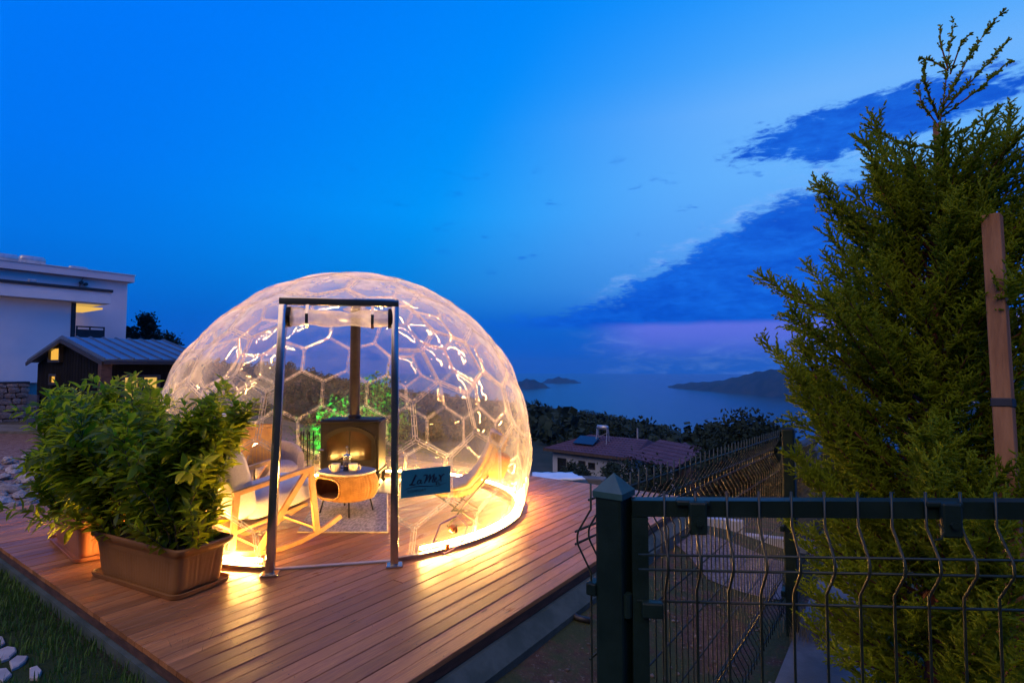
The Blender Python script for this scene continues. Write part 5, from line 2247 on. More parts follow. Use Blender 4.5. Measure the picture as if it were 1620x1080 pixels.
mug(534, 'cream coffee mug left of the coffee press on the table', R_(165))
mug(561, 'cream coffee mug right of the coffee press on the table', R_(5))
fpz = Vector(((551 - 810) / FPX * 5.50, 5.50, TOPZ))
press = thing('coffee_press', 'glass coffee press with steel frame between the two mugs', 'coffee press', fpz)
M['press_glass'] = film_mat('press_glass', 0.06, 0.5, 0.03)
mb = MB()
mb.lathe([(0.001, 0.004), (0.034, 0.004), (0.034, 0.145)], n=20)
mb.build('beaker', M['press_glass'], press, True)
mb = MB()
mb.lathe([(0.001, 0.006), (0.032, 0.006), (0.032, 0.085), (0.001, 0.085)], n=20)
mb.build('coffee', M['coffee'], press, True)
mb = MB()
for z in (0.004, 0.05, 0.12):
    mb.lathe([(0.0348, z), (0.0368, z), (0.0368, z + 0.008), (0.0348, z + 0.008)], n=20)
for i in range(4):
    t = R_(45 + 90 * i)
    mb.beam([(0.036 * math.cos(t), 0.036 * math.sin(t), 0.0), (0.036 * math.cos(t), 0.036 * math.sin(t), 0.13)], 0.006, 0.003)
mb.build('frame', M['steel'], press)
mb = MB()
mb.lathe([(0.038, 0.142), (0.040, 0.148), (0.036, 0.158), (0.012, 0.168), (0.004, 0.17), (0.003, 0.22), (0.003, 0.222), (0.009, 0.228), (0.010, 0.238), (0.001, 0.246)], n=18)
mb.build('lid', M['steel'], press, True)
mb = MB()
mb.tube([(-0.036, 0, 0.125), (-0.066, 0, 0.12), (-0.070, 0, 0.07), (-0.060, 0, 0.03), (-0.037, 0, 0.03)], 0.006, 7)
mb.build('handle', M['black_iron'], press, True)

# ------------------------------------------------------------------ rocking chair
RCF = Vector((0.64, 0.77, 0)).normalized()
g0 = G(440, 873, 0.0)
RCL = Vector((-RCF.y, RCF.x, 0))
RC = Vector((g0.x, g0.y, 0)) + RCL * 0.31
chair = thing('rocking_chair', 'pale wooden rocking chair with thick white upholstery just inside the doorway', 'rocking chair', RC, math.atan2(RCF.y, RCF.x))
M['birch'] = pbr('pale_birch', (0.50, 0.25, 0.065), (0.60, 0.33, 0.10), 4, 0.45, bump=0.1, stretch=(3, 3, 3))
M['cream_fabric'] = pbr('white_upholstery', (0.66, 0.62, 0.58), (0.76, 0.72, 0.68), 120, 0.92, bump=0.5, bscale=260)


def rocker_z(x):
    return 0.012 + 0.62 * (1 - math.cos(x / 0.80))


for s_ in (-1, 1):
    y = s_ * 0.31
    mb = MB()
    mb.beam([(x, y, rocker_z(x) + 0.012) for x in np.linspace(-0.50, 0.56, 15)], 0.032, 0.036)
    mb.build('rocker', M['birch'], chair)
    mb = MB()
    mb.beam([(-0.36, y, 0.515), (0.285, y, 0.625)], 0.045, 0.034)
    mb.build('armrest', M['birch'], chair)
    mb = MB()
    mb.beam([(0.27, y, 0.61), (0.335, y, rocker_z(0.335) + 0.02)], 0.030, 0.046)
    mb.build('front_leg', M['birch'], chair)
    mb = MB()
    mb.beam([(0.235, y, 0.603), (-0.16, y, rocker_z(-0.16) + 0.02)], 0.026, 0.044)
    mb.build('side_brace', M['birch'], chair)
    mb = MB()
    mb.beam([(-0.33, y, 0.535), (-0.36, y, rocker_z(-0.36) + 0.02)], 0.030, 0.044)
    mb.build('rear_leg', M['birch'], chair)
for x in (-0.10, 0.36):
    mb = MB()
    mb.beam([(x, -0.31, rocker_z(x) + 0.034), (x, 0.31, rocker_z(x) + 0.034)], 0.045, 0.02)
    mb.build('crossbar', M['birch'], chair)


def cushion(mb, c, s, ax, puff=0.25, n=9):
    """soft padded block: superellipsoid-like box"""
    c = Vector(c)
    vs, fs = [], []
    bm = bmesh.new()
    bmesh.ops.create_cube(bm, size=2)
    bmesh.ops.subdivide_edges(bm, edges=bm.edges[:], cuts=n, use_grid_fill=True)
    bm.verts.index_update()
    for v in bm.verts:
        p = v.co
        m_ = max(abs(p.x), abs(p.y), abs(p.z))
        l = (abs(p.x) ** 5 + abs(p.y) ** 5 + abs(p.z) ** 5) ** 0.2
        q = p / l
        pu = 1 + puff * (1 - min(1, abs(q.x)) ** 2) * (1 - min(1, abs(q.y)) ** 2) * (1 if abs(q.z) > 0.6 else 0.0)
        q = Vector((q.x, q.y, q.z * pu))
        vs.append(c + ax[0] * (q.x * s[0] / 2) + ax[1] * (q.y * s[1] / 2) + ax[2] * (q.z * s[2] / 2))
    fs = [tuple(v.index for v in f.verts) for f in bm.faces]
    bm.free()
    mb.add(vs, fs)


tilt = R_(10)
ax = (Vector((math.cos(tilt), 0, math.sin(tilt))), Vector((0, 1, 0)), Vector((-math.sin(tilt), 0, math.cos(tilt))))
mb = MB()
cushion(mb, (0.06, 0, 0.395), (0.62, 0.56, 0.19), ax, 0.18)
mb.build('seat', M['cream_fabric'], chair, True)
bt = R_(105)
ax = (Vector((math.cos(bt), 0, math.sin(bt))), Vector((0, 1, 0)), Vector((-math.sin(bt), 0, math.cos(bt))))
mb = MB()
cushion(mb, (-0.28, 0, 0.56), (0.56, 0.58, 0.20), ax, 0.2)
mb.build('backrest', M['cream_fabric'], chair, True)
mb = MB()
mb.box((-0.02, 0, 0.268), (0.60, 0.54, 0.03), (Vector((math.cos(tilt), 0, math.sin(tilt))), Vector((0, 1, 0)), Vector((-math.sin(tilt), 0, math.cos(tilt)))), 0.006)
mb.build('seat_base', M['birch'], chair)

# ------------------------------------------------------------------ armchairs at the back
M['grey_fabric'] = pbr('mauve_grey_fabric', (0.30, 0.26, 0.28), (0.38, 0.33, 0.35), 60, 0.95, bump=0.4, bscale=160)
M['pink_fabric'] = pbr('pale_pink_fabric', (0.50, 0.42, 0.42), (0.58, 0.50, 0.50), 60, 0.95, bump=0.4, bscale=160)


def tub_chair(name, label, loc, rz, mat, w=0.62, back=0.72):
    root = thing(name, label, 'armchair', loc, rz, 'armchairs inside the dome')
    mb = MB()
    rows = []
    for kx in range(9):
        an = math.pi * (0.5 + kx / 8)
        row = []
        for (r_, z) in ((w * 0.36, 0.16), (w * 0.36, 0.36), (w * 0.37, None), (w * 0.43, None), (w * 0.49, None), (w * 0.48, 0.36), (w * 0.44, 0.16)):
            hh = 0.50 + (back - 0.50) * max(0, math.cos(an - math.pi)) ** 0.8
            zz = z if z is not None else hh
            if z is None and r_ == w * 0.43:
                zz = hh + 0.03
            row.append(Vector((r_ * math.cos(an), r_ * 1.05 * math.sin(an), zz)))
        rows.append(row)
    mb.grid(rows)
    for r_ in (rows[0], rows[-1]):
        mb.add(r_, [tuple(range(len(r_)))])
    o = mb.build('shell', mat, root, True)
    sb = o.modifiers.new('round', 'SUBSURF')
    sb.levels = sb.render_levels = 2
    mb = MB()
    cushion(mb, (0.03, 0, 0.33), (w * 0.78, w * 0.72, 0.18), (Vector((1, 0, 0)), Vector((0, 1, 0)), UP), 0.2, 5)
    mb.build('seat', mat, root, True)
    for sx_ in (-1, 1):
        for sy_ in (-1, 1):
            mb = MB()
            mb.cyl((sx_ * w * 0.28, sy_ * w * 0.28, 0.25), (sx_ * w * 0.36, sy_ * w * 0.36, 0.0), 0.016, 0.011, 8)
            mb.build('leg', M['birch'], root, True)
    return root


tub_chair('tub_armchair', 'mauve grey rounded armchair behind the rocking chair, beside the lamp', ((440 - 810) / FPX * 6.05, 6.05, 0), R_(-60), M['grey_fabric'], 0.58, 0.62)
pc = tub_chair('tub_armchair', 'tall pale pink armchair against the dome wall behind the planter', ((345 - 810) / FPX * 5.55, 5.55, 0), R_(-20), M['pink_fabric'], 0.66, 0.98)
M['blue_pillow'] = pbr('pale_blue_pillow', (0.42, 0.52, 0.70), (0.5, 0.6, 0.78), 40, 0.9, bump=0.3)
mb = MB()
cushion(mb, (0, 0, 0), (0.34, 0.34, 0.12), (Vector((0, 1, 0)), UP, Vector((1, 0, 0))), 0.5, 6)
o = mb.build('pillow', M['blue_pillow'], None, True)
o.location = Vector(((348 - 810) / FPX * 5.60, 5.60, 0.85))
o.rotation_euler = (0, R_(-10), R_(-20))
tag(o, 'pale blue pillow on the tall pink armchair', 'pillow')

# lamp with a woven shade
lp = Vector(((408 - 810) / FPX * 6.15, 6.15, 0))
lamp = thing('wicker_lamp', 'lit lamp with a tapered woven shade on a slim stand behind the rocking chair', 'lamp', lp)
M['shade_weave'] = pbr('woven_shade', (0.55, 0.33, 0.10), (0.68, 0.44, 0.15), 20, 0.6, trans=0.5, transcol=(0.85, 0.50, 0.14))
mb = MB()
zS0, zS1, rS0, rS1 = 0.42, 0.80, 0.245, 0.195
NV = 40
for r_i in range(30):
    q = (r_i + 0.5) / 30
    mb.tube([Vector(((rS0 + (rS1 - rS0) * q + 0.003 * (1 if (i + r_i) % 2 else -1)) * math.cos(2 * math.pi * i / (2 * NV)),
                     (rS0 + (rS1 - rS0) * q + 0.003 * (1 if (i + r_i) % 2 else -1)) * math.sin(2 * math.pi * i / (2 * NV)), zS0 + (zS1 - zS0) * q)) for i in range(2 * NV + 1)], 0.0050, 4, False)
for i in range(NV):
    t = 2 * math.pi * i / NV
    mb.tube([Vector(((rS0 + (rS1 - rS0) * q) * math.cos(t), (rS0 + (rS1 - rS0) * q) * math.sin(t), zS0 + (zS1 - zS0) * q)) for q in (0, 0.5, 1)], 0.004, 4, False)
o = mb.build('lamp_shade', M['shade_weave'], lamp, True, fix=False)
mb = MB()
mb.lathe([(rS0, zS0), (rS0 + 0.006, zS0 - 0.006), (rS0 + 0.006, zS0 + 0.012), (rS0, zS0 + 0.012)], n=32)
mb.lathe([(rS1, zS1 - 0.01), (rS1 + 0.006, zS1 - 0.01), (rS1 + 0.006, zS1 + 0.01), (rS1, zS1 + 0.01)], n=32)
mb.build('shade_rim', M['wicker'], lamp)
mb = MB()
mb.lathe([(0.001, 0.0), (0.13, 0.0), (0.13, 0.02), (0.018, 0.03), (0.012, 0.05), (0.012, 0.52)], n=18)
mb.build('stand', M['black_iron'], lamp, True)
M['bulb'] = glow_mat('lamp_bulb', (1.0, 0.62, 0.22), 60.0)
mb = MB()
bv, bf = ico(2)
mb.add([Vector(p * 0.035) + Vector((0, 0, 0.58)) for p in bv], [tuple(int(i) for i in f) for f in bf])
mb.build('bulb', M['bulb'], lamp, True)

# ------------------------------------------------------------------ fur-covered lounge chair on the right
LC = Vector(((738 - 810) / FPX * 5.35, 5.35, 0))
lounge = thing('fur_lounge_chair', 'low lounge chair draped in yellowish fur at the right side of the dome', 'lounge chair', LC, R_(182))
M['hide'] = pbr('chair_hide', (0.34, 0.29, 0.27), (0.42, 0.36, 0.34), 20, 0.85, bump=0.2)
M['fur'] = pbr('long_cream_fur', (0.58, 0.40, 0.16), (0.72, 0.54, 0.26), 25, 0.8, trans=0.3, transcol=(0.8, 0.55, 0.2))
# seat profile in the chair's own side view: x forward, z up
prof = [(-0.36, 0.80), (-0.335, 0.70), (-0.27, 0.56), (-0.18, 0.42), (-0.07, 0.315), (0.06, 0.275), (0.22, 0.285), (0.36, 0.335)]
pp = []
for i in range(len(prof) - 1):
    for j in range(4):
        pp.append((prof[i][0] + (prof[i + 1][0] - prof[i][0]) * j / 4, prof[i][1] + (prof[i + 1][1] - prof[i][1]) * j / 4))
pp.append(prof[-1])
wid = lambda i: 0.56 - 0.10 * (i / len(pp)) - 0.16 * max(0, 1 - i / 7.0)
rows = []
for i, (x, z) in enumerate(pp):
    row = []
    for j in range(13):
        v = -1 + 2 * j / 12
        row.append(Vector((x + 0.10 * v * v * (1 - i / len(pp)), v * wid(i) / 2, z + 0.05 * v * v)))
    rows.append(row)
mb = MB()
mb.grid(rows)
o = mb.build('sling_seat', M['hide'], lounge, True)
sm = o.modifiers.new('thickness', 'SOLIDIFY')
sm.thickness = 0.035
# fur: tapering hairs over the rim, the edges and the back
hair_o, hair_d = [], []
for q in range(9000):
    i = rng.uniform(0, len(pp) - 1.01)
    v = rng.uniform(-1, 1)
    if rng.random() < 0.55:
        v = math.copysign(1 - 0.18 * rng.random() ** 2, v)
    i0 = int(i)
    jf = (v + 1) * 6
    j0 = min(int(jf), 11)
    a_ = rows[i0][j0].lerp(rows[i0][j0 + 1], jf - j0)
    b_ = rows[i0 + 1][j0].lerp(rows[i0 + 1][j0 + 1], jf - j0)
    p = a_.lerp(b_, i - i0)
    tg = (b_ - a_).normalized()
    nn = Vector((-tg.z, 0, tg.x))
    if nn.z < 0:
        nn = -nn
    if rng.random() < 0.45:
        nn = -nn * 1.0
        p = p + nn * 0.03
    side = Vector((0, v ** 3, 0))
    d = (nn * 0.8 + side * 0.9 + tg * rng.uniform(0.0, 0.9) + Vector(rng.uniform(-0.4, 0.4, 3))).normalized() * rng.uniform(0.025, 0.05)
    hair_o.append(p[:])
    hair_d.append(d[:])


def needles(p0, d, r0, n=3):
    """numpy cones from base points p0 along d"""
    p0, d = np.asarray(p0), np.asarray(d)
    m_ = len(p0)
    dn = d / np.maximum(np.linalg.norm(d, axis=1)[:, None], 1e-9)
    ref = np.where(np.abs(dn[:, 2:3]) > 0.9, np.array([[1.0, 0, 0]]), np.array([[0, 0, 1.0]]))
    x = np.cross(dn, ref)
    x /= np.maximum(np.linalg.norm(x, axis=1)[:, None], 1e-9)
    y = np.cross(dn, x)
    r0 = np.broadcast_to(np.asarray(r0, float).reshape(-1, 1), (m_, 1))
    V = [p0 + (x * math.cos(2 * math.pi * k_ / n) + y * math.sin(2 * math.pi * k_ / n)) * r0 for k_ in range(n)] + [p0 + d]
    V = np.stack(V, 1).reshape(-1, 3)
    base = (np.arange(m_) * (n + 1))[:, None]
    F = np.concatenate([base + np.array([[k_, (k_ + 1) % n, n]]) for k_ in range(n)])
    return V, F


V, F = needles(np.array(hair_o), np.array(hair_d), 0.0045)
o = np_mesh('fur', V, F, M['fur'], lounge)
o['kind'] = 'stuff'
M['thin_leg'] = pbr('dark_steel_rod', (0.05, 0.045, 0.04), (0.08, 0.07, 0.06), 9, 0.4, metal=0.7)
for s_ in (-1, 1):
    for (a_, b_) in (((0.30, 0.30), (-0.16, 0.0)), ((-0.22, 0.45), (0.16, 0.0))):
        mb = MB()
        mb.tube([(a_[0], s_ * 0.20, a_[1]), (b_[0], s_ * 0.26, b_[1])], 0.009, 7)
        mb.build('leg', M['thin_leg'], lounge, True)
    mb = MB()
    mb.tube([(-0.16, s_ * 0.26, 0.01), (0.16, s_ * 0.26, 0.01)], 0.008, 7)
    mb.build('runner', M['thin_leg'], lounge, True)
mb = MB()
cushion(mb, (0, 0, 0), (0.26, 0.26, 0.09), (Vector((1, 0, 0)), UP, Vector((0, 1, 0))), 0.5, 6)
M['orange_fabric'] = pbr('orange_fabric', (0.55, 0.19, 0.04), (0.65, 0.25, 0.06), 50, 0.9, bump=0.3)
o = mb.build('cushion', M['orange_fabric'], None, True)
o.location = Vector(((783 - 810) / FPX * 5.2, 5.22, 0.545))
o.rotation_euler = (R_(10), R_(20), R_(20))
tag(o, 'small orange cushion tucked behind the fur lounge chair back', 'cushion')

# ------------------------------------------------------------------ shrubs behind the dome, lit green by a garden spotlight
for (px, py, Y, h_, r_, lb) in ((545, 640, 9.9, 1.35, 0.75, 'leafy shrub behind the dome left of the stove pipe, lit green'),
                               (597, 600, 10.6, 1.75, 0.70, 'taller leafy shrub behind the dome right of the stove pipe'),
                               (508, 690, 9.7, 0.85, 0.5, 'low leafy shrub behind the dome near the fire tools, lit green')):
    top = P(px, py, Y)
    gz = th(top.x, Y)
    leafy_tree('shrub', (top.x, Y, gz - 0.05), max(top.z - gz, 0.8), r_, lb, 'shrub', 'shrubs behind the dome', 2600, 0.075, M['shrub_leaf'], 'round', 0.08, 30)
gsp = thing('garden_spotlight', 'small garden spotlight shining green on the shrubs behind the dome', 'spotlight', (-2.95, 8.45, th(-2.95, 8.45)))
for (nm, loc, aim, e_) in (('green_lamp', Vector((-2.95, 8.45, 0.02)), Vector((-2.95, 10.1, 0.75)), 1500.0),):
    ld = bpy.data.lights.new(nm, 'SPOT')
    ld.energy = e_
    ld.color = (0.02, 1.0, 0.12)
    ld.spot_size = R_(75)
    ld.spot_blend = 0.6
    ld.shadow_soft_size = 0.03
    lo = bpy.data.objects.new(nm, ld)
    COL.objects.link(lo)
    lo.location = loc
    lo.rotation_euler = (aim - loc).to_track_quat('-Z', 'Y').to_euler()
mb = MB()
mb.cyl((0, 0, -0.1), (0, 0, 0.22), 0.02, n=8)
mb.build('stake', M['black_iron'], gsp)
mb = MB()
mb.cyl((0, -0.16, 0.26), (0, -0.04, 0.34), 0.045, 0.055, n=14)
mb.build('housing', M['black_iron'], gsp)
# ------------------------------------------------------------------ planters with bay bushes
M['planter'] = pbr('terracotta_plastic', (0.22, 0.100, 0.028), (0.28, 0.128, 0.038), 3, 0.5, 0.62, bump=0.05)
M['planter_red'] = pbr('red_terracotta_plastic', (0.38, 0.13, 0.055), (0.44, 0.17, 0.08), 3, 0.42, 0.55, bump=0.05)
M['soil'] = pbr('potting_soil', (0.03, 0.02, 0.014), (0.06, 0.04, 0.03), 30, 0.95, bump=1.0)
M['bay_leaf'] = pbr('glossy_bay_leaf', (0.055, 0.125, 0.006), (0.105, 0.19, 0.012), 9.0, 0.32, 0.48, spec=0.35, trans=0.58, transcol=(0.42, 0.54, 0.02), rand=0.25)
M['twig'] = pbr('green_brown_twig', (0.08, 0.07, 0.03), (0.13, 0.10, 0.05), 12, 0.8)


def rrect(w, d, r, n=5):
    pts = []
    for cx, cy_, a0_ in ((w / 2 - r, d / 2 - r, 0), (-w / 2 + r, d / 2 - r, 90), (-w / 2 + r, -d / 2 + r, 180), (w / 2 - r, -d / 2 + r, 270)):
        for i in range(n):
            t = R_(a0_ + 90 * i / (n - 1))
            pts.append((cx + r * math.cos(t), cy_ + r * math.sin(t)))
    return pts


def dense_outline(w, d, r, rib):
    """outline points round the planter with the vertical ribs on it"""
    base = rrect(w, d, r, 7)
    out = []
    n = len(base)
    for i in range(n):
        a, b = Vector(base[i]), Vector(base[(i + 1) % n])
        L = (b - a).length
        m_ = max(1, int(L / 0.0075))
        for j in range(m_):
            p = a.lerp(b, j / m_)
            if m_ > 3:
                nx = Vector(((b - a).y, -(b - a).x)).normalized()
                s_ = j / m_ * L
                edge_ok = 0.03 < s_ < L - 0.03
                ph = (s_ % 0.03) / 0.03
                dep = rib if (edge_ok and ph < 0.5) else 0.0
                p = p + nx * (-dep if dep else 0.0)
            out.append((p.x, p.y))
    return out


LEAF = None


def leaf_mesh():
    """pointed oval leaf, folded along its mid-rib and curved down: 1 long"""
    xs = [0.0, 0.12, 0.30, 0.52, 0.75, 0.92, 1.0]
    ws = [0.015, 0.09, 0.165, 0.185, 0.13, 0.05, 0.0]
    V, Fq = [], []
    for x, w in zip(xs, ws):
        z = -0.22 * x * x
        V += [(x, 0, z), (x, w, z + 0.35 * w), (x, -w, z + 0.35 * w)]
    for i in range(len(xs) - 1):
        a, b = 3 * i, 3 * i + 3
        Fq += [(a, b, b + 1, a + 1), (a, a + 2, b + 2, b)]
    return np.array(V), np.array(Fq)


LV, LF = leaf_mesh()


def planter(loc, rz, w, d, h, label, mat, group, bush):
    root = thing('planter', label, 'planter', (loc.x, loc.y, 0), rz, group)
    tr = MB()
    rows = []
    for (gw, z) in ((0.00, 0.004), (0.055, 0.006), (0.075, 0.035), (0.062, 0.036), (0.045, 0.016), (0.0, 0.014)):
        pts = rrect(w * 0.90 + gw, d * 0.90 + gw, 0.045 + gw * 0.3, 6)
        row = [Vector((p[0], p[1], z)) for p in pts]
        rows.append(row + [row[0]])
    tr.grid(rows)
    tr.add([Vector(p) for p in rows[0][:-1]], [tuple(range(len(rows[0]) - 1))])
    tr.add([Vector(p) for p in rows[-1][:-1]], [tuple(range(len(rows[-1]) - 1))])
    soft(tr.build('tray', mat, root), 40)
    bd = MB()
    rows = []
    for (q, z, rib) in ((0.84, 0.017, 0), (0.86, 0.03, 0), (0.875, 0.055, 0.0035), (0.935, h - 0.075, 0.0035), (0.945, h - 0.06, 0)):
        pts = dense_outline(w * q, d * (q - 0.02), 0.045, rib)
        if rows and len(pts) != len(rows[0]) - 1:
            t_ = len(rows[0]) - 1
            pts = [pts[int(i * len(pts) / t_)] for i in range(t_)]
        row = [Vector((p[0], p[1], z)) for p in pts]
        rows.append(row + [row[0]])
    bd.grid(rows)
    soft(bd.build('box', mat, root), 35)
    rm = MB()
    rows = []
    for (q, z) in ((0.945, h - 0.062), (0.985, h - 0.045), (1.02, h - 0.030), (1.03, h - 0.006), (1.02, h), (0.99, h + 0.001), (0.96, h - 0.02), (0.92, h - 0.10)):
        pts = rrect(w * q, d * q + w * (q - 1) * 0.0 + (q - 0.945) * 0.12, 0.05, 6)
        row = [Vector((p[0], p[1], z)) for p in pts]
        rows.append(row + [row[0]])
    rm.grid(rows)
    soft(rm.build('rim', mat, root), 45)
    so = MB()
    rows = []
    for i in range(9):
        rows.append([Vector(((-0.5 + j / 14) * w * 0.90, (-0.5 + i / 8) * d * 0.86, h - 0.05 + 0.01 * math.sin(i * 2 + j * 1.7))) for j in range(15)])
    so.grid(rows)
    so.build('soil', M['soil'], root, True)
    return root


def bay_bush(root_loc, rz, w, d, z0, reach, height, label, group, n_shoots, lean, seed, leafl=0.102):
    """many shoots from the soil, leaves set spirally along each of them"""
    r_ = np.random.default_rng(seed)
    bush = thing('bay_bush', label, 'bush', (root_loc.x, root_loc.y, z0), rz, group)
    tw = MB()
    leaves = []                       # (pos, direction, up, length)

    def shoot(p0, d0, L, rad, depth):
        pts, d = [Vector(p0)], Vector(d0).normalized()
        n = max(4, int(L / 0.055))
        for i in range(n):
            d = (d + Vector(r_.uniform(-0.20, 0.20, 3)) + UP * 0.05).normalized()
            pts.append(pts[-1] + d * (L / n))
        tw.tube(pts, [rad * (1 - 0.75 * i / n) for i in range(n + 1)], 4, False)
        start = 0.16 if depth == 0 else 0.06
        nl = int(L * (1 - start) / 0.0142)
        for i in range(nl):
            t = start + (1 - start) * (i + r_.random() * 0.6) / nl
            q = t * n
            i0 = min(int(q), n - 1)
            p = pts[i0].lerp(pts[i0 + 1], q - i0)
            ax = (pts[i0 + 1] - pts[i0]).normalized()
            an = i * 2.4 + r_.uniform(-0.4, 0.4)
            x = ax.orthogonal().normalized()
            rad_d = x * math.cos(an) + ax.cross(x) * math.sin(an)
            ld = (rad_d * r_.uniform(0.7, 1.1) + ax * r_.uniform(0.25, 0.9) + UP * 0.12).normalized()
            leaves.append((p, ld, leafl * r_.uniform(0.65, 1.25) * (1.0 if t < 0.9 else 0.75)))
        if depth == 0:
            for b in range(int(L / 0.11)):
                t = r_.uniform(0.3, 0.92)
                q = t * n
                i0 = min(int(q), n - 1)
                p = pts[i0].lerp(pts[i0 + 1], q - i0)
                ax = (pts[i0 + 1] - pts[i0]).normalized()
                sd_ = (ax * 0.7 + Vector(r_.uniform(-1, 1, 3)) * 0.9 + UP * 0.25).normalized()
                shoot(p, sd_, r_.uniform(0.12, 0.30), rad * 0.5, 1)

    for i in range(n_shoots):
        sx_, sy_ = r_.uniform(-0.44, 0.36), r_.uniform(-0.36, 0.36)
        p = Vector((sx_ * w, sy_ * d, 0))
        out = Vector((sx_ * 2.0 * reach[0], sy_ * 2.2 * reach[1], 0)) + Vector((r_.uniform(-0.35, 0.35), r_.uniform(-0.35, 0.35), 0)) + Vector(lean)
        if sx_ > 0.1:
            out.x *= 0.15
        L = height * r_.uniform(0.62, 1.0)
        edge_ = min(1.0, abs(sx_) / 0.42)
        L *= 1 - 0.18 * edge_
        shoot(p, out * 0.75 + UP, L, 0.007, 0)
    for i in range(n_shoots):           # low skirt of short shoots that hides the stems
        sx_, sy_ = r_.uniform(-0.45, 0.45), r_.uniform(-0.42, 0.42)
        out = Vector((sx_ * 2.0, sy_ * 2.4, 0)) + Vector(r_.uniform(-0.4, 0.4, 3))
        if sx_ > 0:
            out.x *= 0.35
        shoot(Vector((sx_ * w, sy_ * d, 0)), out * 0.9 + UP * 0.8, height * r_.uniform(0.22, 0.45), 0.005, 1)
    tw.build('stems', M['twig'], bush, True, fix=False)
    # leaves: the ones that show largest are objects of their own
    wm = Matrix.Translation((root_loc.x, root_loc.y, z0)) @ Matrix.Rotation(rz, 4, 'Z')
    eye = Vector((0, 0, EYE))
    cen = Vector((0, 0, height * 0.5))
    scored = []
    for (p, d, l) in leaves:
        wp = wm @ p
        dist = (wp - eye).length
        scored.append((dist - 0.25 * ((p - cen).length), p, d, l))
    scored.sort(key=lambda a: a[0])
    near, rest = scored[:300], scored[300:]
    Vt = [Vector(v) for v in LV]

    def frame(d, p):
        upv = UP + Vector(r_.uniform(-0.5, 0.5, 3))
        y = upv.cross(d).normalized()
        z = d.cross(y)
        return Matrix((d, y, z)).transposed()
    me = bpy.data.meshes.new('leaf')
    me.from_pydata(LV.tolist(), [], [tuple(int(k_) for k_ in f) for f in LF])
    me.polygons.foreach_set('use_smooth', [True] * len(me.polygons))
    me.materials.append(M['bay_leaf'])
    for (_, p, d, l) in near:
        o = link('leaf', me, bush)
        o.matrix_local = Matrix.Translation(p) @ frame(d, p).to_4x4() @ Matrix.Scale(l, 4)
    V = np.empty((len(rest), len(LV), 3))
    for i, (_, p, d, l) in enumerate(rest):
        R3 = np.array(frame(d, p))
        V[i] = (LV * l) @ R3.T + np.array(p)
    F = (LF[None] + (np.arange(len(rest)) * len(LV))[:, None, None]).reshape(-1, 4)
    o = np_mesh('leaves', V.reshape(-1, 3), F, M['bay_leaf'], bush, True)
    o['kind'] = 'stuff'
    return bush


p_c, p_l, p_r = G(284, 952, 0), G(143, 908, 0), G(346, 927, 0)
ux = (p_c - p_l)
ux.z = 0
pw_, pd_ = ux.length, (p_r - p_c).length
ux.normalize()
uy = Vector((-ux.y, ux.x, 0))
pc_ = p_c - ux * (pw_ / 2) + uy * (0.36 / 2)
prz = math.atan2(ux.y, ux.x)
PGRP = 'planter troughs on the deck'
planter(pc_, prz, pw_ * 1.0, 0.38, 0.315, 'pale terracotta trough planter nearest the deck edge, on its tray', M['planter'], PGRP, None)
bay_bush(pc_, prz, pw_, 0.36, 0.255, (0.34, 0.45), 1.20, 'dense glossy green bush growing in the pale front planter', 'bushes in the planters', 46, (-0.08, 0.05, 0), 5)
q_c, q_l = G(124, 893, 0), G(80, 852, 0)
ux2 = (q_c - q_l)
ux2.z = 0
pw2 = ux2.length
ux2.normalize()
uy2 = Vector((-ux2.y, ux2.x, 0))
pc2 = q_c - ux2 * (pw2 / 2) + uy2 * 0.18
prz2 = math.atan2(ux2.y, ux2.x)
planter(pc2, prz2, pw2 * 1.0, 0.38, 0.315, 'reddish terracotta trough planter half hidden behind the pale one', M['planter_red'], PGRP, None)
bay_bush(pc2, prz2, pw2, 0.36, 0.255, (0.40, 0.50), 1.20, 'darker bush growing in the reddish planter behind the front one', 'bushes in the planters', 40, (-0.04, 0.02, 0), 9)

# ------------------------------------------------------------------ cypress on the right
M['cypress'] = pbr('cypress_foliage', (0.12, 0.19, 0.005), (0.20, 0.27, 0.010), 3.5, 0.55, trans=0.58, spec=0.25, transcol=(0.46, 0.56, 0.012), detail=6)
M['red_bark'] = pbr('reddish_bark', (0.10, 0.030, 0.022), (0.18, 0.065, 0.045), 12, 0.85, bump=0.6, stretch=(1, 1, 0.25))


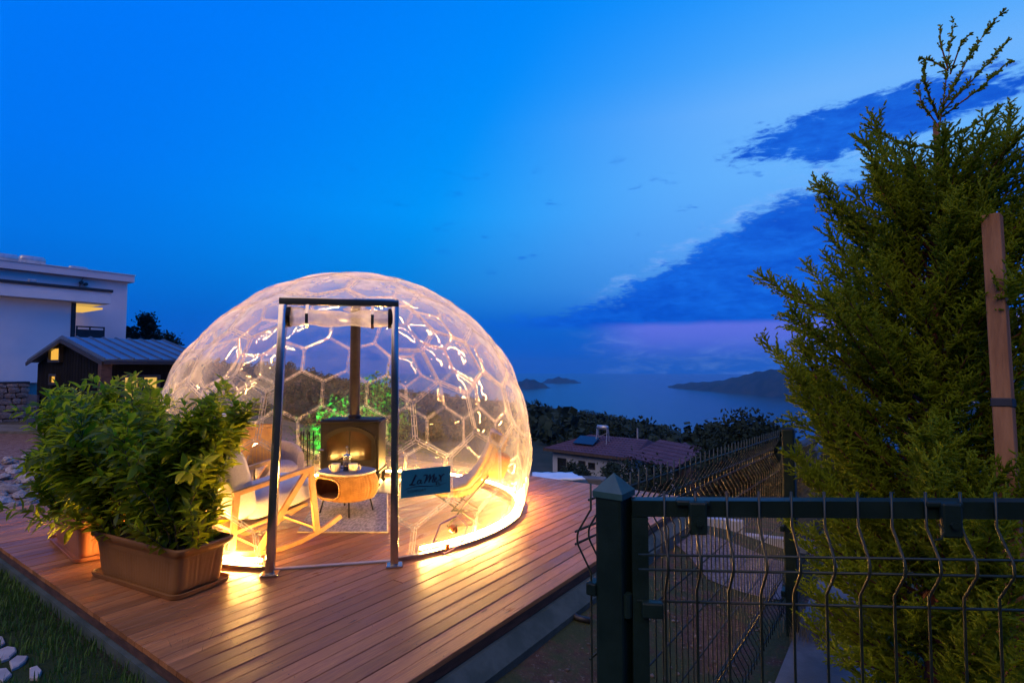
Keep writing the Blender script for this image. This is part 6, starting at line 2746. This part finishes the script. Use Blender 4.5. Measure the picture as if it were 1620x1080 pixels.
def cypress():
    Yc = 2.62
    base = Vector(((1468 - 810) / FPX * Yc, Yc, 0))
    gz = th(base.x, base.y)
    root = thing('cypress_tree', 'feathery green cypress tree standing behind the gate at the right', 'tree', (base.x, base.y, gz))
    r_ = np.random.default_rng(23)
    top_z = P(1505, 40, Yc).z - gz
    lx = (1503 - 1468) / FPX * Yc

    def axis(z):
        t = z / top_z
        return Vector((lx * t ** 2.2 + 0.015 * math.sin(z * 3), 0.03 * math.sin(z * 2.1), z))

    tr = MB()
    zz = np.linspace(-0.1, top_z, 30)
    zz = zz[zz < top_z - 0.42]
    tr.tube([axis(max(z, 0)) + UP * min(z, 0) for z in zz], [0.062 * (1 - 0.955 * max(z, 0) / top_z) + 0.0015 for z in zz], 8)
    br = MB()
    o_, d_, rr_ = [], [], []

    def twiglets(p, ax, L, dens, size, droop=0.0):
        """small scale-leaf shoots along a spray, alternating in its plane and around it"""
        n = max(3, int(L * dens))
        side = ax.cross(UP)
        if side.length < 0.1:
            side = Vector((1, 0, 0))
        side = (Quaternion(ax, r_.uniform(-0.9, 0.9)) @ side.normalized())
        for i in range(n):
            t = (i + r_.random() * 0.5) / n
            q = p + ax * (L * t)
            s_ = 1 if i % 2 else -1
            d = (side * s_ * r_.uniform(0.45, 0.8) + ax * r_.uniform(0.6, 1.0) + Vector(r_.uniform(-0.30, 0.30, 3))).normalized()
            l = size * (1.15 - 0.65 * t) * r_.uniform(0.7, 1.3)
            o_.append(q[:])
            d_.append((d * l)[:])
            rr_.append(0.0056)
            # each shoot carries two shorter ones
            for k_ in (0.35, 0.62):
                if r_.random() < 0.85:
                    d2 = (d * 0.8 + side * s_ * r_.uniform(-0.5, 0.5) + Vector(r_.uniform(-0.5, 0.5, 3))).normalized()
                    o_.append((q + d * l * k_)[:])
                    d_.append((d2 * l * 0.55)[:])
                    rr_.append(0.0048)
        o_.append((p)[:])
        d_.append((ax * L * 1.05)[:])
        rr_.append(0.0055)

    def branch(p, d, L, rad, up_curve, dens=70, bare=0.22, spray=0.17, sprays=36):
        n = max(6, int(L / 0.05))
        pts = [Vector(p)]
        d = Vector(d).normalized()
        for i in range(n):
            d = (d + UP * up_curve / n + Vector(r_.uniform(-0.07, 0.07, 3))).normalized()
            pts.append(pts[-1] + d * (L / n))
        br.tube(pts, [rad * (1 - 0.85 * i / n) for i in range(n + 1)], 4, False)
        ns = int(L * sprays)
        for i in range(ns):
            t = bare + (1 - bare) * (i + r_.random() * 0.5) / ns
            q = min(t * n, n - 0.01)
            i0 = int(q)
            pp_ = pts[i0].lerp(pts[i0 + 1], q - i0)
            ax = (pts[i0 + 1] - pts[i0]).normalized()
            an = i * 2.4 + r_.uniform(-0.6, 0.6)
            x = ax.orthogonal().normalized()
            rd = x * math.cos(an) + ax.cross(x) * math.sin(an)
            sd_ = (ax * r_.uniform(0.7, 1.1) + rd * r_.uniform(0.5, 0.85) + UP * 0.22).normalized()
            twiglets(pp_, sd_, spray * (1.15 - 0.7 * t) * r_.uniform(0.7, 1.3), dens, 0.040)
        twiglets(pts[-2], (pts[-1] - pts[-2]).normalized(), 0.10, dens, 0.032)

    # crown radius by height above the ground
    hs_ = [0.0, 0.35, 0.8, 1.2, 1.6, 1.95, 2.3, 2.6, 2.9, 3.15, top_z]
    rs_ = [0.60, 0.70, 0.76, 0.78, 0.72, 0.66, 0.54, 0.40, 0.26, 0.16, 0.08]
    NB = 290
    for i in range(NB):
        t = (i + 0.5) / NB
        z = 0.06 + (top_z - 0.95) * t ** 1.02
        an = i * 2.39996 + r_.uniform(-0.3, 0.3)
        R = float(np.interp(z + 0.25, hs_, rs_)) * r_.uniform(0.62, 1.18)
        el = R_(18 + 26 * t + r_.uniform(-8, 8))
        d = Vector((math.cos(an) * math.cos(el), math.sin(an) * math.cos(el), math.sin(el)))
        if math.cos(an) < -0.2 and z < 1.15:
            R *= 0.80
        if abs((an - math.atan2(-0.52, -0.125) + math.pi) % (2 * math.pi) - math.pi) < 0.75 and z > 0.75:
            R = min(R, 0.40)
        L = R / max(math.cos(el), 0.4)
        branch(axis(z), d, L, 0.010 * (1 - 0.5 * t) + 0.002, 0.35, sprays=40 if z < 2.5 else 32)
    # long limbs that stick out of the crown
    for (px, py, zr, dy) in ((1212, 622, 1.05, -0.15), (1226, 418, 1.85, 0.10), (1305, 283, 2.15, 0.0), (1340, 245, 2.35, -0.1), (1368, 198, 2.45, 0.05),
                             (1290, 480, 1.55, -0.2), (1285, 590, 1.2, -0.3), (1262, 760, 0.55, -0.2), (1620, 205, 2.35, 0.1), (1640, 270, 2.15, -0.1),
                             (1618, 330, 1.95, 0.2), (1640, 480, 1.5, 0.1),
                             (1588, 770, 0.75, -0.62), (1560, 790, 0.7, -0.66), (1615, 745, 0.85, -0.55), (1600, 720, 0.8, -0.5), (1606, 425, 1.75, -0.45), (1575, 830, 0.6, -0.7),
                             (1610, 880, 0.5, -0.7), (1500, 800, 0.6, -0.75), (1530, 720, 0.9, -0.7), (1580, 730, 0.7, -0.80), (1605, 760, 0.7, -0.82), (1590, 800, 0.6, -0.85), (1615, 840, 0.5, -0.85), (1595, 880, 0.45, -0.85),
                             (1600, 930, 0.35, -0.85), (1585, 980, 0.25, -0.85), (1612, 1010, 0.2, -0.85), (1565, 900, 0.4, -0.85), (1560, 1020, 0.2, -0.85), (1540, 860, 0.45, -0.8), (1625, 700, 0.8, -0.75)):
        tip = P(px, py, Yc + dy) - Vector((base.x, base.y, gz))
        st = axis(zr)
        dd = tip - st
        branch(st, dd - UP * 0.10, dd.length * 1.02, 0.011, 0.35, sprays=44, bare=0.25, spray=0.19)
    # open leader and the bare feathered shoots at the top
    for (pts_px, spr) in (([(1478, 250), (1494, 150), (1500, 95), (1508, 35)], 12), ([(1503, 118), (1520, 70), (1536, 52)], 12), ([(1500, 110), (1488, 70), (1487, 45)], 12),
                          ([(1500, 112), (1478, 98), (1455, 92)], 14), ([(1494, 165), (1530, 95), (1560, 50), (1587, 18)], 26), ([(1492, 175), (1545, 120), (1597, 62)], 22),
                          ([(1490, 185), (1550, 140), (1598, 95)], 22), ([(1485, 190), (1462, 130), (1463, 100)], 26), ([(1485, 200), (1458, 165), (1453, 138)], 22),
                          ([(1482, 225), (1530, 205), (1582, 168)], 26), ([(1480, 235), (1420, 225), (1372, 200)], 30)):
        ps = [P(px, py, Yc + 0.05 * math.sin(px)) - Vector((base.x, base.y, gz)) for px, py in pts_px]
        br.tube(ps, [0.0042 - 0.0012 * i for i in range(len(ps))], 5, False)
        for a_, b_ in zip(ps[:-1], ps[1:]):
            L = (b_ - a_).length
            ax = (b_ - a_).normalized()
            for i in range(int(L * spr * 4)):
                q = a_.lerp(b_, r_.random())
                rd = Vector(r_.uniform(-1, 1, 3))
                sd_ = (ax * 1.0 + rd * 0.55).normalized()
                twiglets(q, sd_, r_.uniform(0.02, 0.05), 60, 0.016)
    tr.build('trunk', M['red_bark'], root, True)
    b = br.build('branches', M['red_bark'], root, True, fix=False)
    b['kind'] = 'stuff'
    V, F = needles(np.array(o_), np.array(d_), np.array(rr_))
    f = np_mesh('foliage', V, F, M['cypress'], root)
    f['kind'] = 'stuff'
    print('cypress shoots', len(o_))


cypress()

# timber post behind the cypress
M['timber'] = pbr('rough_timber', (0.20, 0.095, 0.045), (0.33, 0.17, 0.085), 3, 0.85, bump=0.5, stretch=(6, 6, 0.5), detail=7)
pt_, pb_ = P(1569, 341, 2.22), P(1592, 715, 2.14)
d_ = (pt_ - pb_).normalized()
pb2 = pb_ - d_ * 1.42
xx = Vector((0.80, 0.60, 0)).normalized()
xx = (xx - d_ * xx.dot(d_)).normalized()
yy = d_.cross(xx)
tp = thing('timber_post', 'square brown timber post leaning slightly behind the cypress', 'post', (0, 0, 0))
mb = MB()
mb.box((pt_ + pb2) / 2, (0.060, 0.060, (pt_ - pb2).length), (xx, yy, d_), 0.005)
mb.build('shaft', M['timber'], tp)
mb = MB()
mb.box(pb_.lerp(pt_, 0.2), (0.066, 0.066, 0.035), (xx, yy, d_), 0.004)
mb.build('strap', M['dark_trim'], tp)

# bare pale shrub at the right edge
M['pale_twig'] = pbr('pale_bare_twig', (0.42, 0.36, 0.30), (0.55, 0.48, 0.42), 20, 0.8)
bs_ = P(1640, 480, 4.3)
bz_ = th(bs_.x, bs_.y)
bare = thing('bare_shrub', 'pale leafless shrub showing its twigs at the right picture edge', 'shrub', (bs_.x, bs_.y, bz_))
mb = MB()


def bare_branch(p, d, L, r0, depth):
    pts = [Vector(p)]
    d = Vector(d).normalized()
    for i in range(5):
        d = (d + Vector(rng.uniform(-0.22, 0.22, 3)) + UP * 0.05).normalized()
        pts.append(pts[-1] + d * L / 5)
    mb.tube(pts, [r0 * (1 - 0.14 * i) for i in range(6)], 4, False)
    if depth < 3:
        for k_ in range(3 if depth else 4):
            i = rng.integers(2, 6)
            nd = (d + Vector(rng.uniform(-0.8, 0.8, 3))).normalized()
            bare_branch(pts[i], nd, L * rng.uniform(0.45, 0.7), r0 * 0.55, depth + 1)


for k_ in range(5):
    bare_branch((0, 0, 0), Vector((rng.uniform(-0.22, 0.25), rng.uniform(-0.2, 0.2), 1)), (P(1600, 300, 4.3).z - bz_) * rng.uniform(0.55, 0.8), 0.012, 0)
mb.build('branches', M['pale_twig'], bare, True, fix=False)

# ------------------------------------------------------------------ lawn, weeds, stones, rubble
M['grass'] = pbr('lawn_grass', (0.035, 0.115, 0.010), (0.095, 0.20, 0.024), 1.2, 0.6, trans=0.3, transcol=(0.09, 0.16, 0.03))
M['dry_grass'] = pbr('dry_grass', (0.09, 0.085, 0.03), (0.20, 0.16, 0.08), 2, 0.8, trans=0.2)


def blades(name, XY, Z, hmin, hmax, mat, label, cat, wid=0.0028, leanr=0.55):
    n = len(XY)
    h = rng.uniform(hmin, hmax, (n, 1))
    an = rng.uniform(0, 6.283, n)
    ld = np.stack([np.cos(an), np.sin(an), np.zeros(n)], 1) * rng.uniform(0.1, leanr, (n, 1))
    sd = np.stack([-np.sin(an), np.cos(an), np.zeros(n)], 1)
    b = np.concatenate([XY, Z[:, None]], 1)
    w = wid * rng.uniform(0.7, 1.4, (n, 1))
    m1 = b + ld * h * 0.35 + np.array([0, 0, 1]) * h * 0.6
    t = b + ld * h * 1.0 + np.array([0, 0, 1]) * h * 0.95
    V = np.stack([b - sd * w, b + sd * w, m1 + sd * w * 0.8, m1 - sd * w * 0.8, t], 1).reshape(-1, 3)
    base = (np.arange(n) * 5)[:, None]
    F = np.concatenate([base + np.array([[0, 1, 2]]), base + np.array([[0, 2, 3]]), base + np.array([[3, 2, 4]])])
    o = np_mesh(name, V, F, mat)
    tag(o, label, cat, kind='stuff')
    return o


def deck_coords(X, Y):
    return (X - FRONT.x) * D1.x + (Y - FRONT.y) * D1.y, (X - FRONT.x) * D2.x + (Y - FRONT.y) * D2.y


n = 62000
X, Y = rng.uniform(-4.6, -0.2, n), rng.uniform(1.6, 5.0, n)
a_, b_ = deck_coords(X, Y)
dens = 0.62 + 0.5 * wob(X, Y, 2.2)
keep = (a_ < -0.025) & (b_ > -0.5) & (np.hypot(X, Y) > 1.5) & (rng.random(n) < dens) & (X / Y > -1.05)
for (px, py) in ((-4, 1026), (4, 1048), (30, 1063), (2, 1084), (56, 1080)):
    g = G(px, py, -0.175)
    keep &= np.hypot(X - g.x, Y - g.y) > 0.085
X, Y = X[keep], Y[keep]
blades('lawn_grass', np.stack([X, Y], 1), terrain_h(X, Y) - 0.005, 0.03, 0.085, M['grass'], 'dark green lawn grass along the left edge of the deck', 'grass')
n = 26000
X, Y = rng.uniform(-0.9, 3.2, n), rng.uniform(1.7, 5.5, n)
a_, b_ = deck_coords(X, Y)
dens = wob(X, Y, 3.0) * 0.9 + 0.12
keep = (b_ < -0.21) & (rng.random(n) < dens) & ((X - POST0.x) * FN.x + (Y - POST0.y) * FN.y > -0.02)
X, Y = X[keep], Y[keep]
blades('weedy_grass', np.stack([X, Y], 1), terrain_h(X, Y) - 0.005, 0.02, 0.065, M['dry_grass'], 'sparse weedy grass on the bare soil right of the deck', 'grass', 0.002, 0.9)
# seeding grass tufts at the front tip of the lawn and by the cypress foot
pts_ = []
for (px, py, nn, sp, zz) in ((287, 1074, 60, 0.05, -0.18),):
    g = G(px, py, zz)
    pts_.append(np.array([[g.x, g.y]]) + rng.normal(0, sp, (nn, 2)))
g = G(1285, 1000, -0.36)
pts_.append(np.array([[g.x, g.y]]) + rng.normal(0, 0.10, (220, 2)))
XY = np.vstack(pts_)
blades('tall_grass', XY, terrain_h(XY[:, 0], XY[:, 1]) - 0.005, 0.10, 0.26, M['dry_grass'], 'tall dry seeding grass at the lawn tip and the cypress foot', 'grass', 0.0022, 0.5)


def stone_protos(k_, squash=0.6):
    out = []
    for i in range(k_):
        bm = bmesh.new()
        bmesh.ops.create_icosphere(bm, subdivisions=2, radius=0.5)
        ph = rng.uniform(0, 6, 3)
        for v in bm.verts:
            p = v.co
            f = 1 + 0.22 * math.sin(p.x * 7 + ph[0]) * math.cos(p.y * 6 + ph[1]) + 0.16 * math.sin(p.z * 9 + ph[2]) + rng.uniform(-0.07, 0.07)
            v.co = Vector((p.x * f, p.y * f * 0.8, p.z * f * squash))
        me = bpy.data.meshes.new('rock')
        bm.to_mesh(me)
        bm.free()
        me.materials.append(M['rock'])
        out.append(me)
    return out


rocks = stone_protos(6)
# rubble bank beyond the left corner of the deck
cnt = 0
for (px, py, s_) in [(6, 752, .22), (25, 742, .30), (44, 758, .34), (17, 772, .26), (60, 748, .24), (33, 781, .22), (58, 779, .20), (72, 768, .18), (5, 790, .24), (22, 797, .18),
                     (50, 792, .16), (68, 735, .26), (12, 728, .24), (40, 722, .20), (80, 752, .20), (30, 760, .16), (8, 764, .15), (84, 778, .16), (62, 764, .14), (46, 740, .16)]:
    g = G(px, py, -0.30)
    o = link('rock', rocks[rng.integers(6)], None)
    o.location = (g.x, g.y, th(g.x, g.y) + s_ * 0.16)
    o.rotation_euler = (rng.uniform(-.4, .4), rng.uniform(-.4, .4), rng.uniform(0, 6.28))
    o.scale = (s_ * rng.uniform(0.9, 1.25), s_, s_ * rng.uniform(0.8, 1.1))
    tag(o, 'rough pale rock lying in the reddish rubble beyond the left deck corner', 'rock', 'rocks in the rubble')
nb = 900
g0_, g1_ = G(-60, 800, -0.35), G(90, 700, -0.4)
X = rng.uniform(-9.5, -3.9, nb * 4)
Y = rng.uniform(5.0, 13.0, nb * 4)
a_, b_ = deck_coords(X, Y)
keep = ((b_ > LEN2 + 0.25) | (a_ > LEN1 + 0.4)) & (X < -3.6)
X, Y = X[keep][:nb], Y[keep][:nb]
s_ = rng.uniform(0.02, 0.085, len(X))
o = blobs('rubble', np.stack([X, Y, terrain_h(X, Y) + s_ * 0.2], 1), np.stack([s_, s_ * 0.6], 1), M['rock'], 1, None, 0.25)
tag(o, 'small stones and rubble strewn over the reddish earth left of the deck', 'rubble', kind='stuff')
nb = 900
X, Y = rng.uniform(-0.6, 3.4, nb), rng.uniform(1.8, 5.6, nb)
a_, b_ = deck_coords(X, Y)
keep = (b_ < -0.24)
X, Y = X[keep], Y[keep]
s_ = rng.uniform(0.004, 0.018, len(X))
M['chip'] = pbr('dark_chip', (0.07, 0.06, 0.05), (0.16, 0.14, 0.12), 20, 0.95)
o = blobs('pebbles', np.stack([X, Y, terrain_h(X, Y) + s_ * 0.3], 1), np.stack([s_, s_ * 0.6], 1), M['chip'], 1, None, 0.25)
tag(o, 'scattered pebbles and chips on the soil right of the deck', 'pebbles', kind='stuff')
# pale stepping stones in the lawn, bottom left
M['pale_stone'] = pbr('pale_paving_stone', (0.26, 0.26, 0.27), (0.38, 0.38, 0.38), 6, 0.9, bump=0.2)
for (pts_px, lb) in (([(-14, 1015), (4, 1018), (8, 1028), (-2, 1036), (-18, 1036)], 'small pale stone in the lawn, highest up by the picture corner'),
                     ([(-12, 1044), (12, 1034), (24, 1036), (26, 1044), (14, 1056), (-2, 1062), (-14, 1060)], 'largest pale paving stone in the lawn at the picture corner'),
                     ([(14, 1062), (26, 1052), (44, 1053), (40, 1062), (30, 1070), (18, 1076)], 'pale pointed paving stone in the lawn right of the largest'),
                     ([(-10, 1076), (10, 1074), (18, 1084), (4, 1096), (-14, 1094)], 'pale paving stone cut off by the lower picture edge'),
                     ([(46, 1074), (58, 1070), (66, 1078), (60, 1090), (46, 1090)], 'greyish half sunk stone in the lawn at the lower picture edge')):
    ps = [G(px, py, -0.175) for px, py in pts_px]
    mb = MB()
    lo_ = [Vector((p.x, p.y, th(p.x, p.y) - 0.02)) for p in ps]
    c = sum(ps, Vector()) / len(ps)
    hi = [Vector((p.x, p.y, th(p.x, p.y) + 0.012)) for p in ps]
    ti = [c.lerp(Vector((p.x, p.y, c.z)), 0.86) for p in ps]
    ti = [Vector((p.x, p.y, th(p.x, p.y) + 0.018)) for p in ti]
    n_ = len(ps)
    mb.grid([lo_ + [lo_[0]], hi + [hi[0]], ti + [ti[0]]])
    mb.add(ti, [tuple(range(n_))])
    o = mb.build('paving_stone', M['pale_stone'])
    tag(o, lb, 'paving stone', 'pale stones in the lawn')
# twig litter and a bent pipe on the soil right of the deck
mb = MB()
a_, b_ = G(845, 1004, -0.25), G(858, 990, -0.25)
a_.z, b_.z = th(a_.x, a_.y) + 0.008, th(b_.x, b_.y) + 0.008
mb.tube([a_ + UP * 0.0, b_ + UP * 0.04, b_ + Vector((0.02, -0.02, -0.01))], 0.006, 6)
tag(mb.build('stick', M['pale_stone'], None, True), 'short pale broken stick on the soil right of the deck', 'stick')
mb = MB()
pp_ = [G(866, 936, -0.10), G(876, 944, -0.12), G(882, 958, -0.17), G(894, 980, -0.25), G(915, 998, -0.27), G(934, 1006, -0.29)]
for q_ in pp_[3:]:
    q_.z = th(q_.x, q_.y) + 0.018
mb.tube(pp_, 0.020, 8)
M['hose'] = pbr('black_drain_hose', (0.012, 0.013, 0.014), (0.02, 0.02, 0.022), 9, 0.5)
tag(mb.build('drain_hose', M['hose'], None, True), 'black drain hose running from under the deck onto the soil', 'hose')

# ------------------------------------------------------------------ evening haze over the bay
m, N, out = new_mat('evening_haze')
pv = N.n('ShaderNodeVolumePrincipled')
pv.inputs['Color'].default_value = (0.12, 0.55, 1.0, 1)
pv.inputs['Density'].default_value = 0.000065
pv.inputs['Anisotropy'].default_value = 0.0
N.link(pv.outputs[0], out.inputs['Volume'])
mb = MB()
mb.box((0, 0, -20), (2 * (SEA_R + 800), 2 * (SEA_R + 800), 440))
hz = mb.build('haze', m)
tag(hz, 'thin evening haze lying over the bay and the far islands', 'haze', kind='stuff')
SC.cycles.volume_bounces = 0
print('tris', sum(len(o.data.polygons) for o in SC.objects if o.type == 'MESH'))
